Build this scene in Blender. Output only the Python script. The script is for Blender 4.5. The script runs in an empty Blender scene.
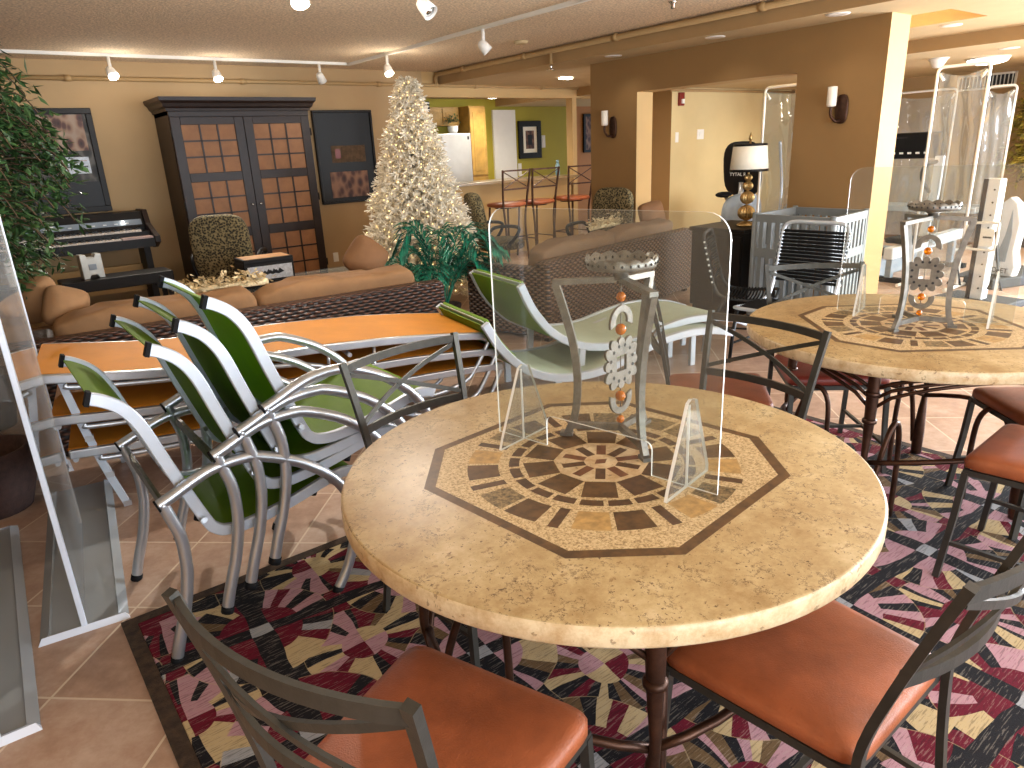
import bpy, bmesh, math, random
from mathutils import Vector, Matrix
PI = math.pi
random.seed(7)
S = bpy.context.scene
COL = S.collection
rad = math.radians

# ------------------------------------------------------------------ materials
def lin(h):
    if isinstance(h, tuple): return (*h[:3], 1.0)
    h = h.lstrip('#'); out = []
    for i in (0, 2, 4):
        c = int(h[i:i+2], 16)/255
        out.append(c/12.92 if c <= .04045 else ((c+.055)/1.055)**2.4)
    return (*out, 1.0)

MATS = {}
class NT:
    """tiny node helper around one material"""
    def __init__(s, name):
        s.m = bpy.data.materials.new(name); s.m.use_nodes = True
        s.t = s.m.node_tree; s.n = s.t.nodes; s.n.clear()
        s.out = s.n.new('ShaderNodeOutputMaterial'); MATS[name] = s.m
    def new(s, typ, **k):
        n = s.n.new('ShaderNode'+typ)
        for a, b in k.items(): setattr(n, a, b)
        return n
    def link(s, a, b): s.t.links.new(a, b)
    def val(s, sock, v):
        if hasattr(v, 'is_output') or isinstance(v, bpy.types.NodeSocket): s.link(v, sock)
        else: sock.default_value = v
    def math(s, op, a, b=None, c=None):
        n = s.new('Math', operation=op); s.val(n.inputs[0], a)
        if b is not None: s.val(n.inputs[1], b)
        if c is not None: s.val(n.inputs[2], c)
        return n.outputs[0]
    def mix(s, fac, a, b):
        n = s.new('Mix', data_type='RGBA'); s.val(n.inputs[0], fac); s.val(n.inputs[6], a); s.val(n.inputs[7], b)
        return n.outputs[2]
    def coord(s, scale=(1, 1, 1), rot=0., kind='Object'):
        c = s.new('TexCoord'); mp = s.new('Mapping')
        mp.inputs['Scale'].default_value = scale; mp.inputs['Rotation'].default_value = (0, 0, rot)
        s.link(c.outputs[kind], mp.inputs[0]); return mp.outputs[0]
    def noise(s, vec, scale, detail=4., rough=.6):
        n = s.new('TexNoise'); n.inputs['Scale'].default_value = scale
        n.inputs['Detail'].default_value = detail; n.inputs['Roughness'].default_value = rough
        if vec is not None: s.link(vec, n.inputs[0])
        return n.outputs[0]
    def ramp(s, fac, stops, const=False):
        n = s.new('ValToRGB'); r = n.color_ramp
        if const: r.interpolation = 'CONSTANT'
        while len(r.elements) < len(stops): r.elements.new(.5)
        for e, (p, c) in zip(r.elements, stops): e.position = p; e.color = c
        s.val(n.inputs[0], fac); return n.outputs[0]
    def bsdf(s, color, rough=.5, metal=0., bump=None, bstr=.3, bdist=.01, spec=.5, **k):
        b = s.new('BsdfPrincipled'); s.val(b.inputs['Base Color'], color); s.val(b.inputs['Roughness'], rough)
        s.val(b.inputs['Metallic'], metal); b.inputs['Specular IOR Level'].default_value = spec
        for a, v in k.items(): s.val(b.inputs[a.replace('_', ' ')], v)
        if bump is not None:
            bp = s.new('Bump'); bp.inputs['Strength'].default_value = bstr; bp.inputs['Distance'].default_value = bdist
            s.link(bump, bp.inputs['Height']); s.link(bp.outputs[0], b.inputs['Normal'])
        s.link(b.outputs[0], s.out.inputs[0]); return b

def plain(name, col, rough=.5, metal=0., var=.08, vscale=8., bump=0., bscale=60., spec=.5, **k):
    t = NT(name); v = t.coord()
    c = lin(col)
    if var > 0:
        n = t.noise(v, vscale)
        lo = tuple(x*(1-var) for x in c[:3])+(1,); hi = tuple(min(1, x*(1+var)) for x in c[:3])+(1,)
        cc = t.ramp(n, [(.35, lo), (.65, hi)])
    else: cc = c
    bm = t.noise(v, bscale, 3) if bump > 0 else None
    t.bsdf(cc, rough, metal, bm, bump, .004, spec, **k)
    return t.m

def emit(name, col, strength):
    t = NT(name); e = t.new('Emission'); e.inputs[0].default_value = lin(col); e.inputs[1].default_value = strength
    t.link(e.outputs[0], t.out.inputs[0]); return t.m

plain('wall_tan', 'AE9067', .75, var=.03, vscale=2, bump=.15, bscale=120)
plain('wall_cream', 'BC9A66', .75, var=.03, vscale=2, bump=.15, bscale=120)
plain('wall_brown', '937043', .75, var=.03, vscale=2, bump=.15, bscale=120)
plain('wall_yellow', 'CDB888', .75, var=.03, vscale=2, bump=.15, bscale=120)
plain('wall_green', 'A89A2E', .7, var=.03, vscale=2, bump=.1, bscale=120)
plain('wall_rust', 'B57A45', .7, var=.03, vscale=2)
plain('soffit_paint', 'C2AA80', .8, var=.04, vscale=3, bump=.3, bscale=150)
plain('beam_brown', 'A5855A', .8, var=.04, vscale=3)
plain('tray_ochre', 'EDBE55', .8, var=.03)
plain('ceiling_pop', 'DCC6A8', .95, var=.3, vscale=55, bump=1., bscale=60)
plain('trim_white', 'E6E2DA', .5, var=.02)
plain('dark_wood', '281B17', .42, var=.2, vscale=12, bump=.1, bscale=40, spec=.3)
plain('black_wood', '15110F', .45, var=.2, vscale=12, spec=.25)
plain('black_plastic', '0D0D0F', .45, var=.1, spec=.3)
plain('black_rubber', '0E0E10', .75, var=.1, spec=.2)
plain('chair_iron', '474540', .45, .6, var=.12, vscale=25, bump=.08, bscale=200)
plain('table_bronze', '4A3226', .4, .75, var=.3, vscale=18, bump=.15, bscale=120)
plain('pewter', '86827B', .42, .75, var=.22, vscale=30, bump=.25, bscale=90)
plain('alu', 'B9BDC2', .3, .85, var=.05)
plain('alu_paint', 'C3CBD6', .35, .35, var=.04)
plain('white_paint', 'E9E9E6', .4, var=.02)
plain('chrome', 'D0D0D0', .15, 1., var=0)
plain('leather', '96512F', .42, var=.2, vscale=9, bump=.35, bscale=260)
plain('leather_brown', '86492F', .45, var=.15, vscale=9, bump=.3, bscale=260)
plain('leather_red', '7E2F22', .45, var=.15, vscale=9, bump=.3, bscale=260)
plain('cushion_tan', '8C6845', .85, var=.1, vscale=6, bump=.3, bscale=25)
plain('cushion_brown', '7E6248', .85, var=.1, vscale=6, bump=.3, bscale=25)
plain('pillow_brown', '75502F', .8, var=.1, vscale=6, bump=.2, bscale=40)
plain('fringe_cream', 'D8C49A', .9, var=.3, vscale=60)
def mesh_cloth(name, col, tr):
    t = NT(name); c = lin(col); v = t.coord(); n = t.noise(v, 5)
    cc = t.ramp(n, [(.35, tuple(x*.93 for x in c[:3])+(1,)), (.65, tuple(x*1.07 for x in c[:3])+(1,))])
    b = t.bsdf(cc, .6, 0, t.noise(v, 500, 3), .2, .004)
    s = t.new('BsdfTranslucent'); t.link(cc, s.inputs[0]); m = t.new('MixShader'); m.inputs[0].default_value = tr
    t.link(b.outputs[0], m.inputs[1]); t.link(s.outputs[0], m.inputs[2]); t.link(m.outputs[0], t.out.inputs[0])
mesh_cloth('orange_sling', 'C47E16', .12)
mesh_cloth('green_sling', '7BA026', .42)
mesh_cloth('sage_sling', 'BAC8B8', .1)
plain('tree_white', 'F0E6D2', .6, var=.15, vscale=40)
plain('leaf_palm', '1A7058', .4, var=.75, vscale=16)
plain('leaf_ficus', '35522A', .45, var=.5, vscale=9)
plain('leaf_gold', '9A8A3A', .45, var=.5, vscale=9)
plain('bark', '5A4632', .9, var=.3, vscale=20)
plain('grey_pen', '7A8082', .5, var=.05)
plain('grey_machine', '8C98A4', .45, var=.08)
plain('white_machine', 'D8DCE2', .4, var=.05)
plain('stainless', 'C8C8C6', .3, .55, var=.04)
plain('cab_oak', 'A9823C', .45, var=.18, vscale=7)
plain('granite', '8A7454', .3, var=.45, vscale=120)
plain('lamp_gold', 'B0905C', .35, .7, var=.25, vscale=30)
plain('shade_cream', 'F6EEDC', .8, var=.03)
plain('key_ivory', 'D9CBBB', .35, var=.05)
plain('key_black', '0B0B0B', .3, var=0)
plain('bottle_blue', '7FA6B8', .35, var=.05)
plain('basket_brown', '3B2722', .8, var=.3, vscale=35, bump=.8, bscale=60)
plain('alarm_red', '7A1F18', .4, var=.05)
plain('tan_panel', '92623A', .6, var=.12, vscale=10)
plain('pipe_tan', 'AA8A5C', .6, var=.03)
plain('mat_dark', '2B2E31', .8, var=.15, vscale=30)
plain('mute_rose', 'B79A92', .4, var=.05)
plain('silver_box', 'BDBCB4', .4, .4, var=.1)
plain('carton_white', 'C9CFD8', .6, var=.18, vscale=45)
plain('light_wood', 'C98F4E', .5, var=.2, vscale=14)
plain('red_led', 'B03030', .5, var=0)
plain('glass_shade', 'EFE7DA', .35, var=.02)
emit('bulb_warm', 'FFE3B0', 18.)
emit('bulb_white', 'FFF6E6', 14.)
emit('tube_white', 'FFF8EA', 9.)
emit('fairy', 'FFDC98', 2.4)

def amber():
    t = NT('amber_glass')
    t.bsdf(lin('E07A12'), .12, 0, Transmission_Weight=.35, IOR=1.45, Emission_Strength=0.)
amber()

def clear(name, tint, tr, edge=0.):
    """thin clear sheet: see-through with a mirror-like coat"""
    t = NT(name)
    a = t.new('BsdfTransparent'); a.inputs[0].default_value = lin(tint)
    g = t.new('BsdfGlossy'); g.inputs[1].default_value = .03; g.inputs[0].default_value = (1, 1, 1, 1)
    d = t.new('BsdfDiffuse'); d.inputs[0].default_value = lin('DDE3E6')
    lw = t.new('LayerWeight'); lw.inputs[0].default_value = .5
    f = t.new('Math', operation='MULTIPLY_ADD'); t.link(t.math('POWER', lw.outputs['Facing'], 4.), f.inputs[0]); f.inputs[1].default_value = .55; f.inputs[2].default_value = .035
    m1 = t.new('MixShader'); m1.inputs[0].default_value = 1-tr
    t.link(a.outputs[0], m1.inputs[1]); t.link(d.outputs[0], m1.inputs[2])
    m2 = t.new('MixShader'); t.link(f.outputs[0], m2.inputs[0]); t.link(m1.outputs[0], m2.inputs[1]); t.link(g.outputs[0], m2.inputs[2])
    t.link(m2.outputs[0], t.out.inputs[0]); return t
clear('acrylic', 'F4F5F2', .965)
clear('acrylic_grey', 'D6D0CA', .84)
clear('acrylic_base', 'BDBCC8', .55)
clear('table_glass', 'D8DCCB', .9)
def vinyl():
    t = clear('clear_vinyl', 'DCE6EC', .76)
    v = t.coord((3, 3, .9)); n = t.noise(v, 6, 3)
    bp = t.new('Bump'); bp.inputs['Strength'].default_value = .5; bp.inputs['Distance'].default_value = .04
    t.link(n, bp.inputs['Height'])
    for nd in list(t.n):
        if nd.bl_idname == 'ShaderNodeMath' and nd.operation == 'MULTIPLY_ADD': nd.inputs[2].default_value = .12
        if nd.bl_idname in ('ShaderNodeBsdfGlossy', 'ShaderNodeLayerWeight'): t.link(bp.outputs[0], nd.inputs['Normal'])
vinyl()
plain('acrylic_edge', 'F3F4F0', .25, var=0)  # white colour stands in for light piped to the sheet edges
plain('edge_blue', 'DCE4F2', .35, .1, var=.03)  # bluish white puts daylight on the partition edges into the colour

def tile():
    t = NT('floor_tile')
    c = t.new('TexCoord'); mp = t.new('Mapping')
    a = rad(43)
    mp.inputs['Rotation'].default_value = (0, 0, a)
    t.link(c.outputs['Object'], mp.inputs[0]); v = mp.outputs[0]
    sx = t.new('SeparateXYZ'); t.link(v, sx.inputs[0])
    P = .437
    u = t.math('DIVIDE', t.math('ADD', sx.outputs[0], .158+P*20+.279-.158), P)
    w = t.math('DIVIDE', t.math('ADD', sx.outputs[1], P*20-.248), P)
    fu = t.math('FRACT', u); fw = t.math('FRACT', w)
    du = t.math('ABSOLUTE', t.math('SUBTRACT', fu, .5)); dw = t.math('ABSOLUTE', t.math('SUBTRACT', fw, .5))
    g = t.math('GREATER_THAN', t.math('MAXIMUM', du, dw), .491)
    cb = t.new('CombineXYZ'); t.link(t.math('FLOOR', u), cb.inputs[0]); t.link(t.math('FLOOR', w), cb.inputs[1])
    wn = t.new('TexWhiteNoise', noise_dimensions='2D'); t.link(cb.outputs[0], wn.inputs[0])
    n1 = t.noise(v, 5, 6, .65); n2 = t.noise(v, 22, 5, .7)
    f = t.math('ADD', t.math('MULTIPLY', n1, .6), t.math('ADD', t.math('MULTIPLY', n2, .3), t.math('MULTIPLY', wn.outputs[0], .16)))
    col = t.ramp(f, [(.3, lin('8E6F5C')), (.52, lin('B3947F')), (.75, lin('D0B9A8'))])
    col = t.mix(g, col, lin('D8C6B0'))
    h = t.math('SUBTRACT', t.math('MULTIPLY', n2, .25), t.math('MULTIPLY', g, .8))
    t.bsdf(col, t.math('ADD', .33, t.math('MULTIPLY', n1, .2)), 0, h, .35, .004)
tile()

def stone():
    t = NT('travertine'); v = t.coord()
    n1 = t.noise(v, 4.0, 9, .74); n2 = t.noise(v, 17, 9, .8); n3 = t.noise(v, 55, 5, .7)
    f = t.math('ADD', t.math('MULTIPLY', n1, .55), t.math('MULTIPLY', n2, .45))
    col = t.ramp(f, [(.30, lin('7C5E38')), (.42, lin('A88A5C')), (.54, lin('C3AA7C')), (.68, lin('DCC8A2'))])
    # veins and pits
    vv = t.math('ABSOLUTE', t.math('SUBTRACT', t.noise(v, 7, 9, .72), .5))
    vein = t.math('MULTIPLY', t.math('LESS_THAN', vv, .009), t.math('GREATER_THAN', n2, .5))
    pit = t.math('MULTIPLY', t.math('GREATER_THAN', n3, .62), t.math('GREATER_THAN', n1, .5))
    pit = t.math('MULTIPLY', pit, .6)
    col = t.mix(t.math('MULTIPLY', vein, .65), col, lin('5E4122'))
    col = t.mix(pit, col, lin('7A5830'))
    sp = t.math('MULTIPLY', t.math('GREATER_THAN', t.noise(v, 95, 3, .7), .63), t.math('GREATER_THAN', n2, .47))
    col = t.mix(t.math('MULTIPLY', sp, .85), col, lin('553A1C'))
    t.bsdf(col, t.math('ADD', .30, t.math('MULTIPLY', n2, .25)), 0, n2, .12, .004)
    t = NT('travertine_edge'); v = t.coord()
    n2 = t.noise(v, 16, 8, .75); n3 = t.noise(v, 40, 4, .6)
    col = t.ramp(n2, [(.35, lin('B8966A')), (.6, lin('DCC6A0'))])
    col = t.mix(t.math('MULTIPLY', t.math('GREATER_THAN', n3, .64), .6), col, lin('6E5030'))
    t.bsdf(col, .4, 0, n3, .3, .004)
    t = NT('speckle'); v = t.coord(); n = t.noise(v, 190, 3, .7)
    t.bsdf(t.ramp(n, [(.36, lin('8E724A')), (.5, lin('CDB184')), (.65, lin('DFCBA2'))]), .45, 0, n, .1, .002)
stone()
plain('inlay_brown', '5E4224', .42, var=.35, vscale=30)
plain('inlay_dark', '553A22', .42, var=.3, vscale=45)
plain('inlay_rust', '70452A', .42, var=.25, vscale=40)
plain('inlay_gold', 'B8935A', .42, var=.25, vscale=40)
plain('inlay_grey', '7F6A48', .42, var=.7, vscale=110)

def rug():
    t = NT('rug_pattern'); v0 = t.coord()
    sx = t.new('SeparateXYZ'); t.link(t.coord((1, 1, 1), rad(4)), sx.inputs[0]); v = v0
    wob = t.math('MULTIPLY', t.math('SUBTRACT', t.noise(v, 3., 2), .5), .06)
    wob2 = t.math('MULTIPLY', t.math('SUBTRACT', t.noise(t.coord((1, 1, 1), 1.), 3.4, 2), .5), .06)
    P = .54
    u = t.math('DIVIDE', t.math('ADD', t.math('ADD', sx.outputs[0], wob), P*40.5-.342), P)
    w = t.math('DIVIDE', t.math('ADD', t.math('ADD', sx.outputs[1], wob2), P*40.5-2.119), P)
    iu, iw = t.math('FLOOR', u), t.math('FLOOR', w)
    x = t.math('MULTIPLY', t.math('SUBTRACT', t.math('FRACT', u), .5), P); y = t.math('MULTIPLY', t.math('SUBTRACT', t.math('FRACT', w), .5), P)
    ax, ay = t.math('ABSOLUTE', x), t.math('ABSOLUTE', y)
    def polar(x, y): return t.math('SQRT', t.math('ADD', t.math('MULTIPLY', x, x), t.math('MULTIPLY', y, y))), t.math('ADD', t.math('ARCTAN2', y, x), PI)
    def rnd(a, b, c=0.):
        cb = t.new('CombineXYZ'); t.val(cb.inputs[0], a); t.val(cb.inputs[1], b); t.val(cb.inputs[2], c)
        n = t.new('TexWhiteNoise', noise_dimensions='3D'); t.link(cb.outputs[0], n.inputs[0]); return n.outputs[0]
    dark = lin('1E1D21'); rose = lin('B08790'); crm = lin('BCA67E'); wine = lin('641628'); brn = lin('6A543A'); gry = lin('9A9CA0')
    def fan(r, a, n, seed, pal, hubs, r0, r1, field):
        k = t.math('FLOOR', t.math('MULTIPLY', a, n/(2*PI)))
        q = rnd(t.math('ADD', k, t.math('MULTIPLY', iu, 17.)), t.math('ADD', t.math('MULTIPLY', iw, 31.), seed))
        c1 = t.ramp(q, pal, True)
        c2 = t.ramp(q, [(0, dark), (.6, rose), (.72, wine), (.86, crm)], True)
        c = t.mix(t.math('GREATER_THAN', t.math('FRACT', t.math('MULTIPLY', k, .5)), .25), c1, c2)
        c = t.mix(t.math('LESS_THAN', r, r0), c, t.ramp(rnd(iu, iw, seed), hubs, True))
        c = t.mix(t.math('MULTIPLY', t.math('LESS_THAN', t.math('ABSOLUTE', t.math('SUBTRACT', r, r1)), .003), .45), c, crm)
        return t.mix(t.math('GREATER_THAN', r, r1), c, field)
    r, a = polar(x, y)
    hx, hy = t.math('SUBTRACT', P/2, ax), t.math('SUBTRACT', P/2, ay)
    r2, a2 = polar(hx, hy)
    # wine and brown lozenges between the fans
    lz = t.math('LESS_THAN', t.math('ADD', t.math('ABSOLUTE', t.math('SUBTRACT', hx, .0)), t.math('MULTIPLY', ay, .7)), .07)
    field = t.mix(lz, dark, wine)
    f2 = fan(r2, a2, 26, 5., [(0, crm), (.35, wine), (.55, brn), (.8, rose)], [(0, wine), (.5, crm), (.8, rose)], .075, .20, field)
    col = fan(r, a, 30, 0., [(0, rose), (.34, crm), (.58, wine), (.76, brn), (.9, gry)], [(0, rose), (.75, wine)], .135, .245, f2)
    su = t.math('LESS_THAN', ax, .034); sw = t.math('LESS_THAN', ay, .026)
    col = t.mix(t.math('MAXIMUM', su, sw), col, dark)
    col = t.mix(t.math('MULTIPLY', su, sw), col, gry)
    # streaky yarn
    sm = t.new('Mapping'); sm.inputs['Scale'].default_value = (9, 120, 1); sm.inputs['Rotation'].default_value = (0, 0, rad(-12)); t.link(v, sm.inputs[0])
    yarn = t.noise(sm.outputs[0], 1.6, 3, .6)
    col = t.mix(t.math('MULTIPLY', t.math('GREATER_THAN', yarn, .585), .22), col, lin('B4A99B'))
    col = t.mix(t.math('MULTIPLY', t.math('LESS_THAN', yarn, .43), .38), col, lin('1A1718'))
    t.bsdf(col, .95, 0, t.noise(v, 260, 2), .5, .004, .15)
    plain('rug_border', '3A2A1C', .95, var=.5, vscale=30, bump=.5, bscale=260)
rug()

def wicker(name, c0, c1, c2):
    t = NT(name)
    c = t.new('TexCoord'); sx = t.new('SeparateXYZ'); t.link(c.outputs['Object'], sx.inputs[0])
    g = t.new('NewGeometry'); sn = t.new('SeparateXYZ'); t.link(g.outputs['Normal'], sn.inputs[0])
    top = t.math('GREATER_THAN', t.math('ABSOLUTE', sn.outputs[2]), .6)
    u = t.math('ADD', sx.outputs[0], t.math('MULTIPLY', sx.outputs[1], t.math('SUBTRACT', 1., top)))
    w = t.math('ADD', sx.outputs[2], t.math('MULTIPLY', sx.outputs[1], top))
    vr = t.math('DIVIDE', t.math('ADD', w, t.math('MULTIPLY', t.math('SUBTRACT', t.noise(c.outputs['Object'], 9, 2), .5), .008)), .021); row = t.math('FLOOR', vr)
    pr = t.math('SINE', t.math('MULTIPLY', t.math('FRACT', vr), PI))
    wv = t.math('SINE', t.math('MULTIPLY', t.math('ADD', t.math('DIVIDE', u, .072), t.math('MULTIPLY', row, .5)), 2*PI))
    h = t.math('MULTIPLY', pr, t.math('ADD', .52, t.math('MULTIPLY', wv, .48)))
    t.bsdf(t.ramp(h, [(.05, lin(c2)), (.4, lin(c0)), (.95, lin(c1))]), .36, 0, h, 1., .012)
wicker('wicker_dark', '43261C', '7A5444', '100806')
wicker('wicker_mid', '604230', '95745C', '1E120B')

def speckled_fabric():
    t = NT('leopard'); v = t.coord(); n = t.new('TexVoronoi'); n.inputs['Scale'].default_value = 55; t.link(v, n.inputs[0])
    t.bsdf(t.ramp(n.outputs['Distance'], [(0, lin('14130E')), (.35, lin('221F17')), (.55, lin('6E6140')), (.8, lin('8C7D58'))]), .9)
speckled_fabric()

def art(name, bg, c1, c2, c3):
    t = NT(name); v = t.coord((9, 9, 5.5))
    w = t.new('TexVoronoi'); w.inputs['Scale'].default_value = 1.6; t.link(v, w.inputs[0])
    t.bsdf(t.ramp(w.outputs['Distance'], [(0, lin(c1)), (.35, lin(c2)), (.5, lin(bg)), (.75, lin(c3))]), .6)
art('art_rows', '8C6E58', '1C1412', '553530', '9A8472')
art('art_rows_dark', '6B4A38', '120C0A', '4A251C', '8A6248')
art('art_speck', '2A2826', '0D0C0C', '201E1D', '5A5650')

# ------------------------------------------------------------------ geometry helper
def spline(pts, n=6):
    pts = [Vector(p) for p in pts]; out = []
    for i in range(len(pts)-1):
        p0 = pts[max(0, i-1)]; p1 = pts[i]; p2 = pts[i+1]; p3 = pts[min(len(pts)-1, i+2)]
        for k in range(n):
            t = k/n
            out.append(.5*((2*p1)+(p2-p0)*t+(2*p0-5*p1+4*p2-p3)*t*t+(3*p1-p0-3*p2+p3)*t**3))
    out.append(pts[-1]); return out

class MB:
    def __init__(s): s.v = []; s.f = []; s.mi = []; s.sm = []
    def add(s, vs, fs, mi=0, sm=False):
        o = len(s.v); s.v += [tuple(v) for v in vs]
        for f in fs: s.f.append(tuple(i+o for i in f)); s.mi.append(mi); s.sm.append(sm)
        return s
    def box(s, c, d, mi=0, rot=None):
        c = Vector(c); x, y, z = d[0]/2, d[1]/2, d[2]/2
        vs = [Vector(p) for p in ((-x,-y,-z),(x,-y,-z),(x,y,-z),(-x,y,-z),(-x,-y,z),(x,-y,z),(x,y,z),(-x,y,z))]
        if rot is not None: vs = [rot @ v for v in vs]
        return s.add([v+c for v in vs], [(0,3,2,1),(4,5,6,7),(0,1,5,4),(1,2,6,5),(2,3,7,6),(3,0,4,7)], mi)
    def bx(s, a, b, mi=0):
        return s.box([(a[i]+b[i])/2 for i in range(3)], [abs(b[i]-a[i]) for i in range(3)], mi)
    def sweep(s, path, section, up=(0,0,1), mi=0, sm=True, closed=False, caps=True):
        """section: list of (side, up) offsets, or a function of t"""
        path = [Vector(p) for p in path]; n = len(path); rings = []
        up0 = Vector(up); prev = None
        for i, p in enumerate(path):
            if closed: t = path[(i+1) % n]-path[i-1]
            else: t = path[min(n-1, i+1)]-path[max(0, i-1)]
            if t.length < 1e-9: t = Vector((0,0,1))
            t.normalize()
            if prev is None:
                u = up0-t*up0.dot(t)
                if u.length < 1e-3: u = Vector((1,0,0))-t*t.x
                if u.length < 1e-3: u = Vector((0,1,0))-t*t.y
            else:
                u = prev-t*prev.dot(t)
            u.normalize(); prev = u
            sd = t.cross(u)
            sec = section(i/(n-1)) if callable(section) else section
            rings.append([p+sd*a+u*b for a, b in sec])
        k = len(rings[0]); vs = [q for r in rings for q in r]; fs = []
        for i in range(n if closed else n-1):
            j = (i+1) % n
            for q in range(k): fs.append((i*k+q, i*k+(q+1) % k, j*k+(q+1) % k, j*k+q))
        s.add(vs, fs, mi, sm)
        if caps and not closed:
            o = len(s.v)-len(vs)
            s.f.append(tuple(o+q for q in range(k))[::-1]); s.mi.append(mi); s.sm.append(False)
            s.f.append(tuple(o+(n-1)*k+q for q in range(k))); s.mi.append(mi); s.sm.append(False)
        return s
    def tube(s, path, r, n=8, mi=0, closed=False, caps=True):
        if callable(r): sec = lambda t: [(r(t)*math.cos(2*PI*q/n), r(t)*math.sin(2*PI*q/n)) for q in range(n)]
        else: sec = [(r*math.cos(2*PI*q/n), r*math.sin(2*PI*q/n)) for q in range(n)]
        return s.sweep(path, sec, (0,0,1), mi, True, closed, caps)
    def bar(s, path, w, h, up=(0,0,1), mi=0, closed=False):
        return s.sweep(path, [(-w/2,-h/2),(w/2,-h/2),(w/2,h/2),(-w/2,h/2)], up, mi, False, closed)
    def lathe(s, prof, n=24, c=(0,0,0), mi=0, sm=True, flute=0.):
        c = Vector(c); vs = []; fs = []; k = len(prof)
        for i in range(n):
            a = 2*PI*i/n; fl = 1-flute*(i % 2)
            for r, z in prof: vs.append(c+Vector((r*fl*math.cos(a), r*fl*math.sin(a), z)))
        for i in range(n):
            j = (i+1) % n
            for q in range(k-1): fs.append((i*k+q, j*k+q, j*k+q+1, i*k+q+1))
        s.add(vs, fs, mi, sm); o = len(s.v)-len(vs)
        if prof[0][0] > 1e-6: s.f.append(tuple(o+i*k for i in range(n))[::-1]); s.mi.append(mi); s.sm.append(False)
        if prof[-1][0] > 1e-6: s.f.append(tuple(o+i*k+k-1 for i in range(n))); s.mi.append(mi); s.sm.append(False)
        return s
    def prism(s, poly, z0, z1, mi=0, M=None):
        n = len(poly); vs = [Vector((x, y, z)) for z in (z0, z1) for x, y in poly]
        if M is not None: vs = [M @ v for v in vs]
        fs = [tuple(range(n))[::-1], tuple(range(n, 2*n))]+[(i, (i+1) % n, n+(i+1) % n, n+i) for i in range(n)]
        return s.add(vs, fs, mi)
    def ball(s, c, r, nu=12, nv=8, mi=0, e=1., M=None, fn=None):
        """superellipsoid: e < 1 boxier"""
        c = Vector(c); r = r if isinstance(r, tuple) else (r, r, r); vs = []; fs = []
        sg = lambda x: math.copysign(abs(x)**e, x)
        for j in range(nv+1):
            th = -PI/2+PI*j/nv
            for i in range(nu):
                ph = 2*PI*i/nu
                p = Vector((sg(math.cos(th))*sg(math.cos(ph))*r[0], sg(math.cos(th))*sg(math.sin(ph))*r[1], sg(math.sin(th))*r[2]))
                if fn: p = fn(p)
                if M is not None: p = M @ p
                vs.append(c+p)
        for j in range(nv):
            for i in range(nu): fs.append((j*nu+i, j*nu+(i+1) % nu, (j+1)*nu+(i+1) % nu, (j+1)*nu+i))
        return s.add(vs, fs, mi, True)
    def strip(s, left, right, th=.004, mi=0, up=(0,0,1)):
        """a thin sheet between two edge polylines"""
        n = len(left); L = [Vector(p) for p in left]; R = [Vector(p) for p in right]; vs = []
        for i in range(n):
            t = L[min(n-1, i+1)]-L[max(0, i-1)]; nn = t.cross(R[i]-L[i])
            nn = nn.normalized() if nn.length > 1e-9 else Vector(up)
            vs += [L[i]+nn*th/2, R[i]+nn*th/2, R[i]-nn*th/2, L[i]-nn*th/2]
        fs = [(3, 2, 1, 0), tuple((n-1)*4+q for q in range(4))]
        for i in range(n-1):
            for q in range(4): fs.append((i*4+q, i*4+(q+1) % 4, i*4+4+(q+1) % 4, i*4+4+q))
        o = len(s.v); s.add(vs, fs, mi, False)
        return s
    def build(s, name, mats, parent=None, bevel=0., seg=2, label=None, stuff=False, sub=0):
        me = bpy.data.meshes.new(name); me.from_pydata(s.v, [], s.f)
        for m in (mats if isinstance(mats, (list, tuple)) else [mats]): me.materials.append(MATS[m])
        me.polygons.foreach_set('material_index', s.mi); me.polygons.foreach_set('use_smooth', s.sm)
        bm = bmesh.new(); bm.from_mesh(me); bmesh.ops.recalc_face_normals(bm, faces=bm.faces); bm.to_mesh(me); bm.free()
        me.update()
        o = bpy.data.objects.new(name, me); COL.objects.link(o)
        if parent is not None: o.parent = parent
        if bevel > 0:
            b = o.modifiers.new('bevel', 'BEVEL'); b.width = bevel; b.segments = seg; b.limit_method = 'ANGLE'; b.angle_limit = rad(40)
        if sub:
            m = o.modifiers.new('sub', 'SUBSURF'); m.levels = sub; m.render_levels = sub
        if label: o['label'] = label
        if stuff: o['kind'] = 'stuff'
        return o

def thing(name, label, cat, loc=(0,0,0), rz=0., group=None):
    o = bpy.data.objects.new(name, None); COL.objects.link(o); o.empty_display_size = .1
    o.location = loc; o.rotation_euler = (0, 0, rz); o['label'] = label; o['category'] = cat
    if group: o['group'] = group
    return o
def tag(o, label, cat, group=None):
    o['label'] = label; o['category'] = cat
    if group: o['group'] = group
    return o
def struct(o): o['kind'] = 'structure'; return o
def kids(o): return [c for c in ALLK.get(o.name, [])]
ALLK = {}
def index_kids():
    ALLK.clear()
    for o in bpy.data.objects:
        if o.parent: ALLK.setdefault(o.parent.name, []).append(o)
def copy_tree(o, parent=None):
    c = o.copy(); COL.objects.link(c)
    if parent is not None: c.parent = parent
    for ch in kids(o): copy_tree(ch, c)
    return c
def dup(root, loc, rz=None, label=None, group=None, rot=None):
    index_kids()
    r = copy_tree(root); r.location = loc
    if rz is not None: r.rotation_euler = (0, 0, rz)
    if rot is not None: r.rotation_euler = rot
    if label: r['label'] = label
    if group: r['group'] = group
    return r
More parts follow.
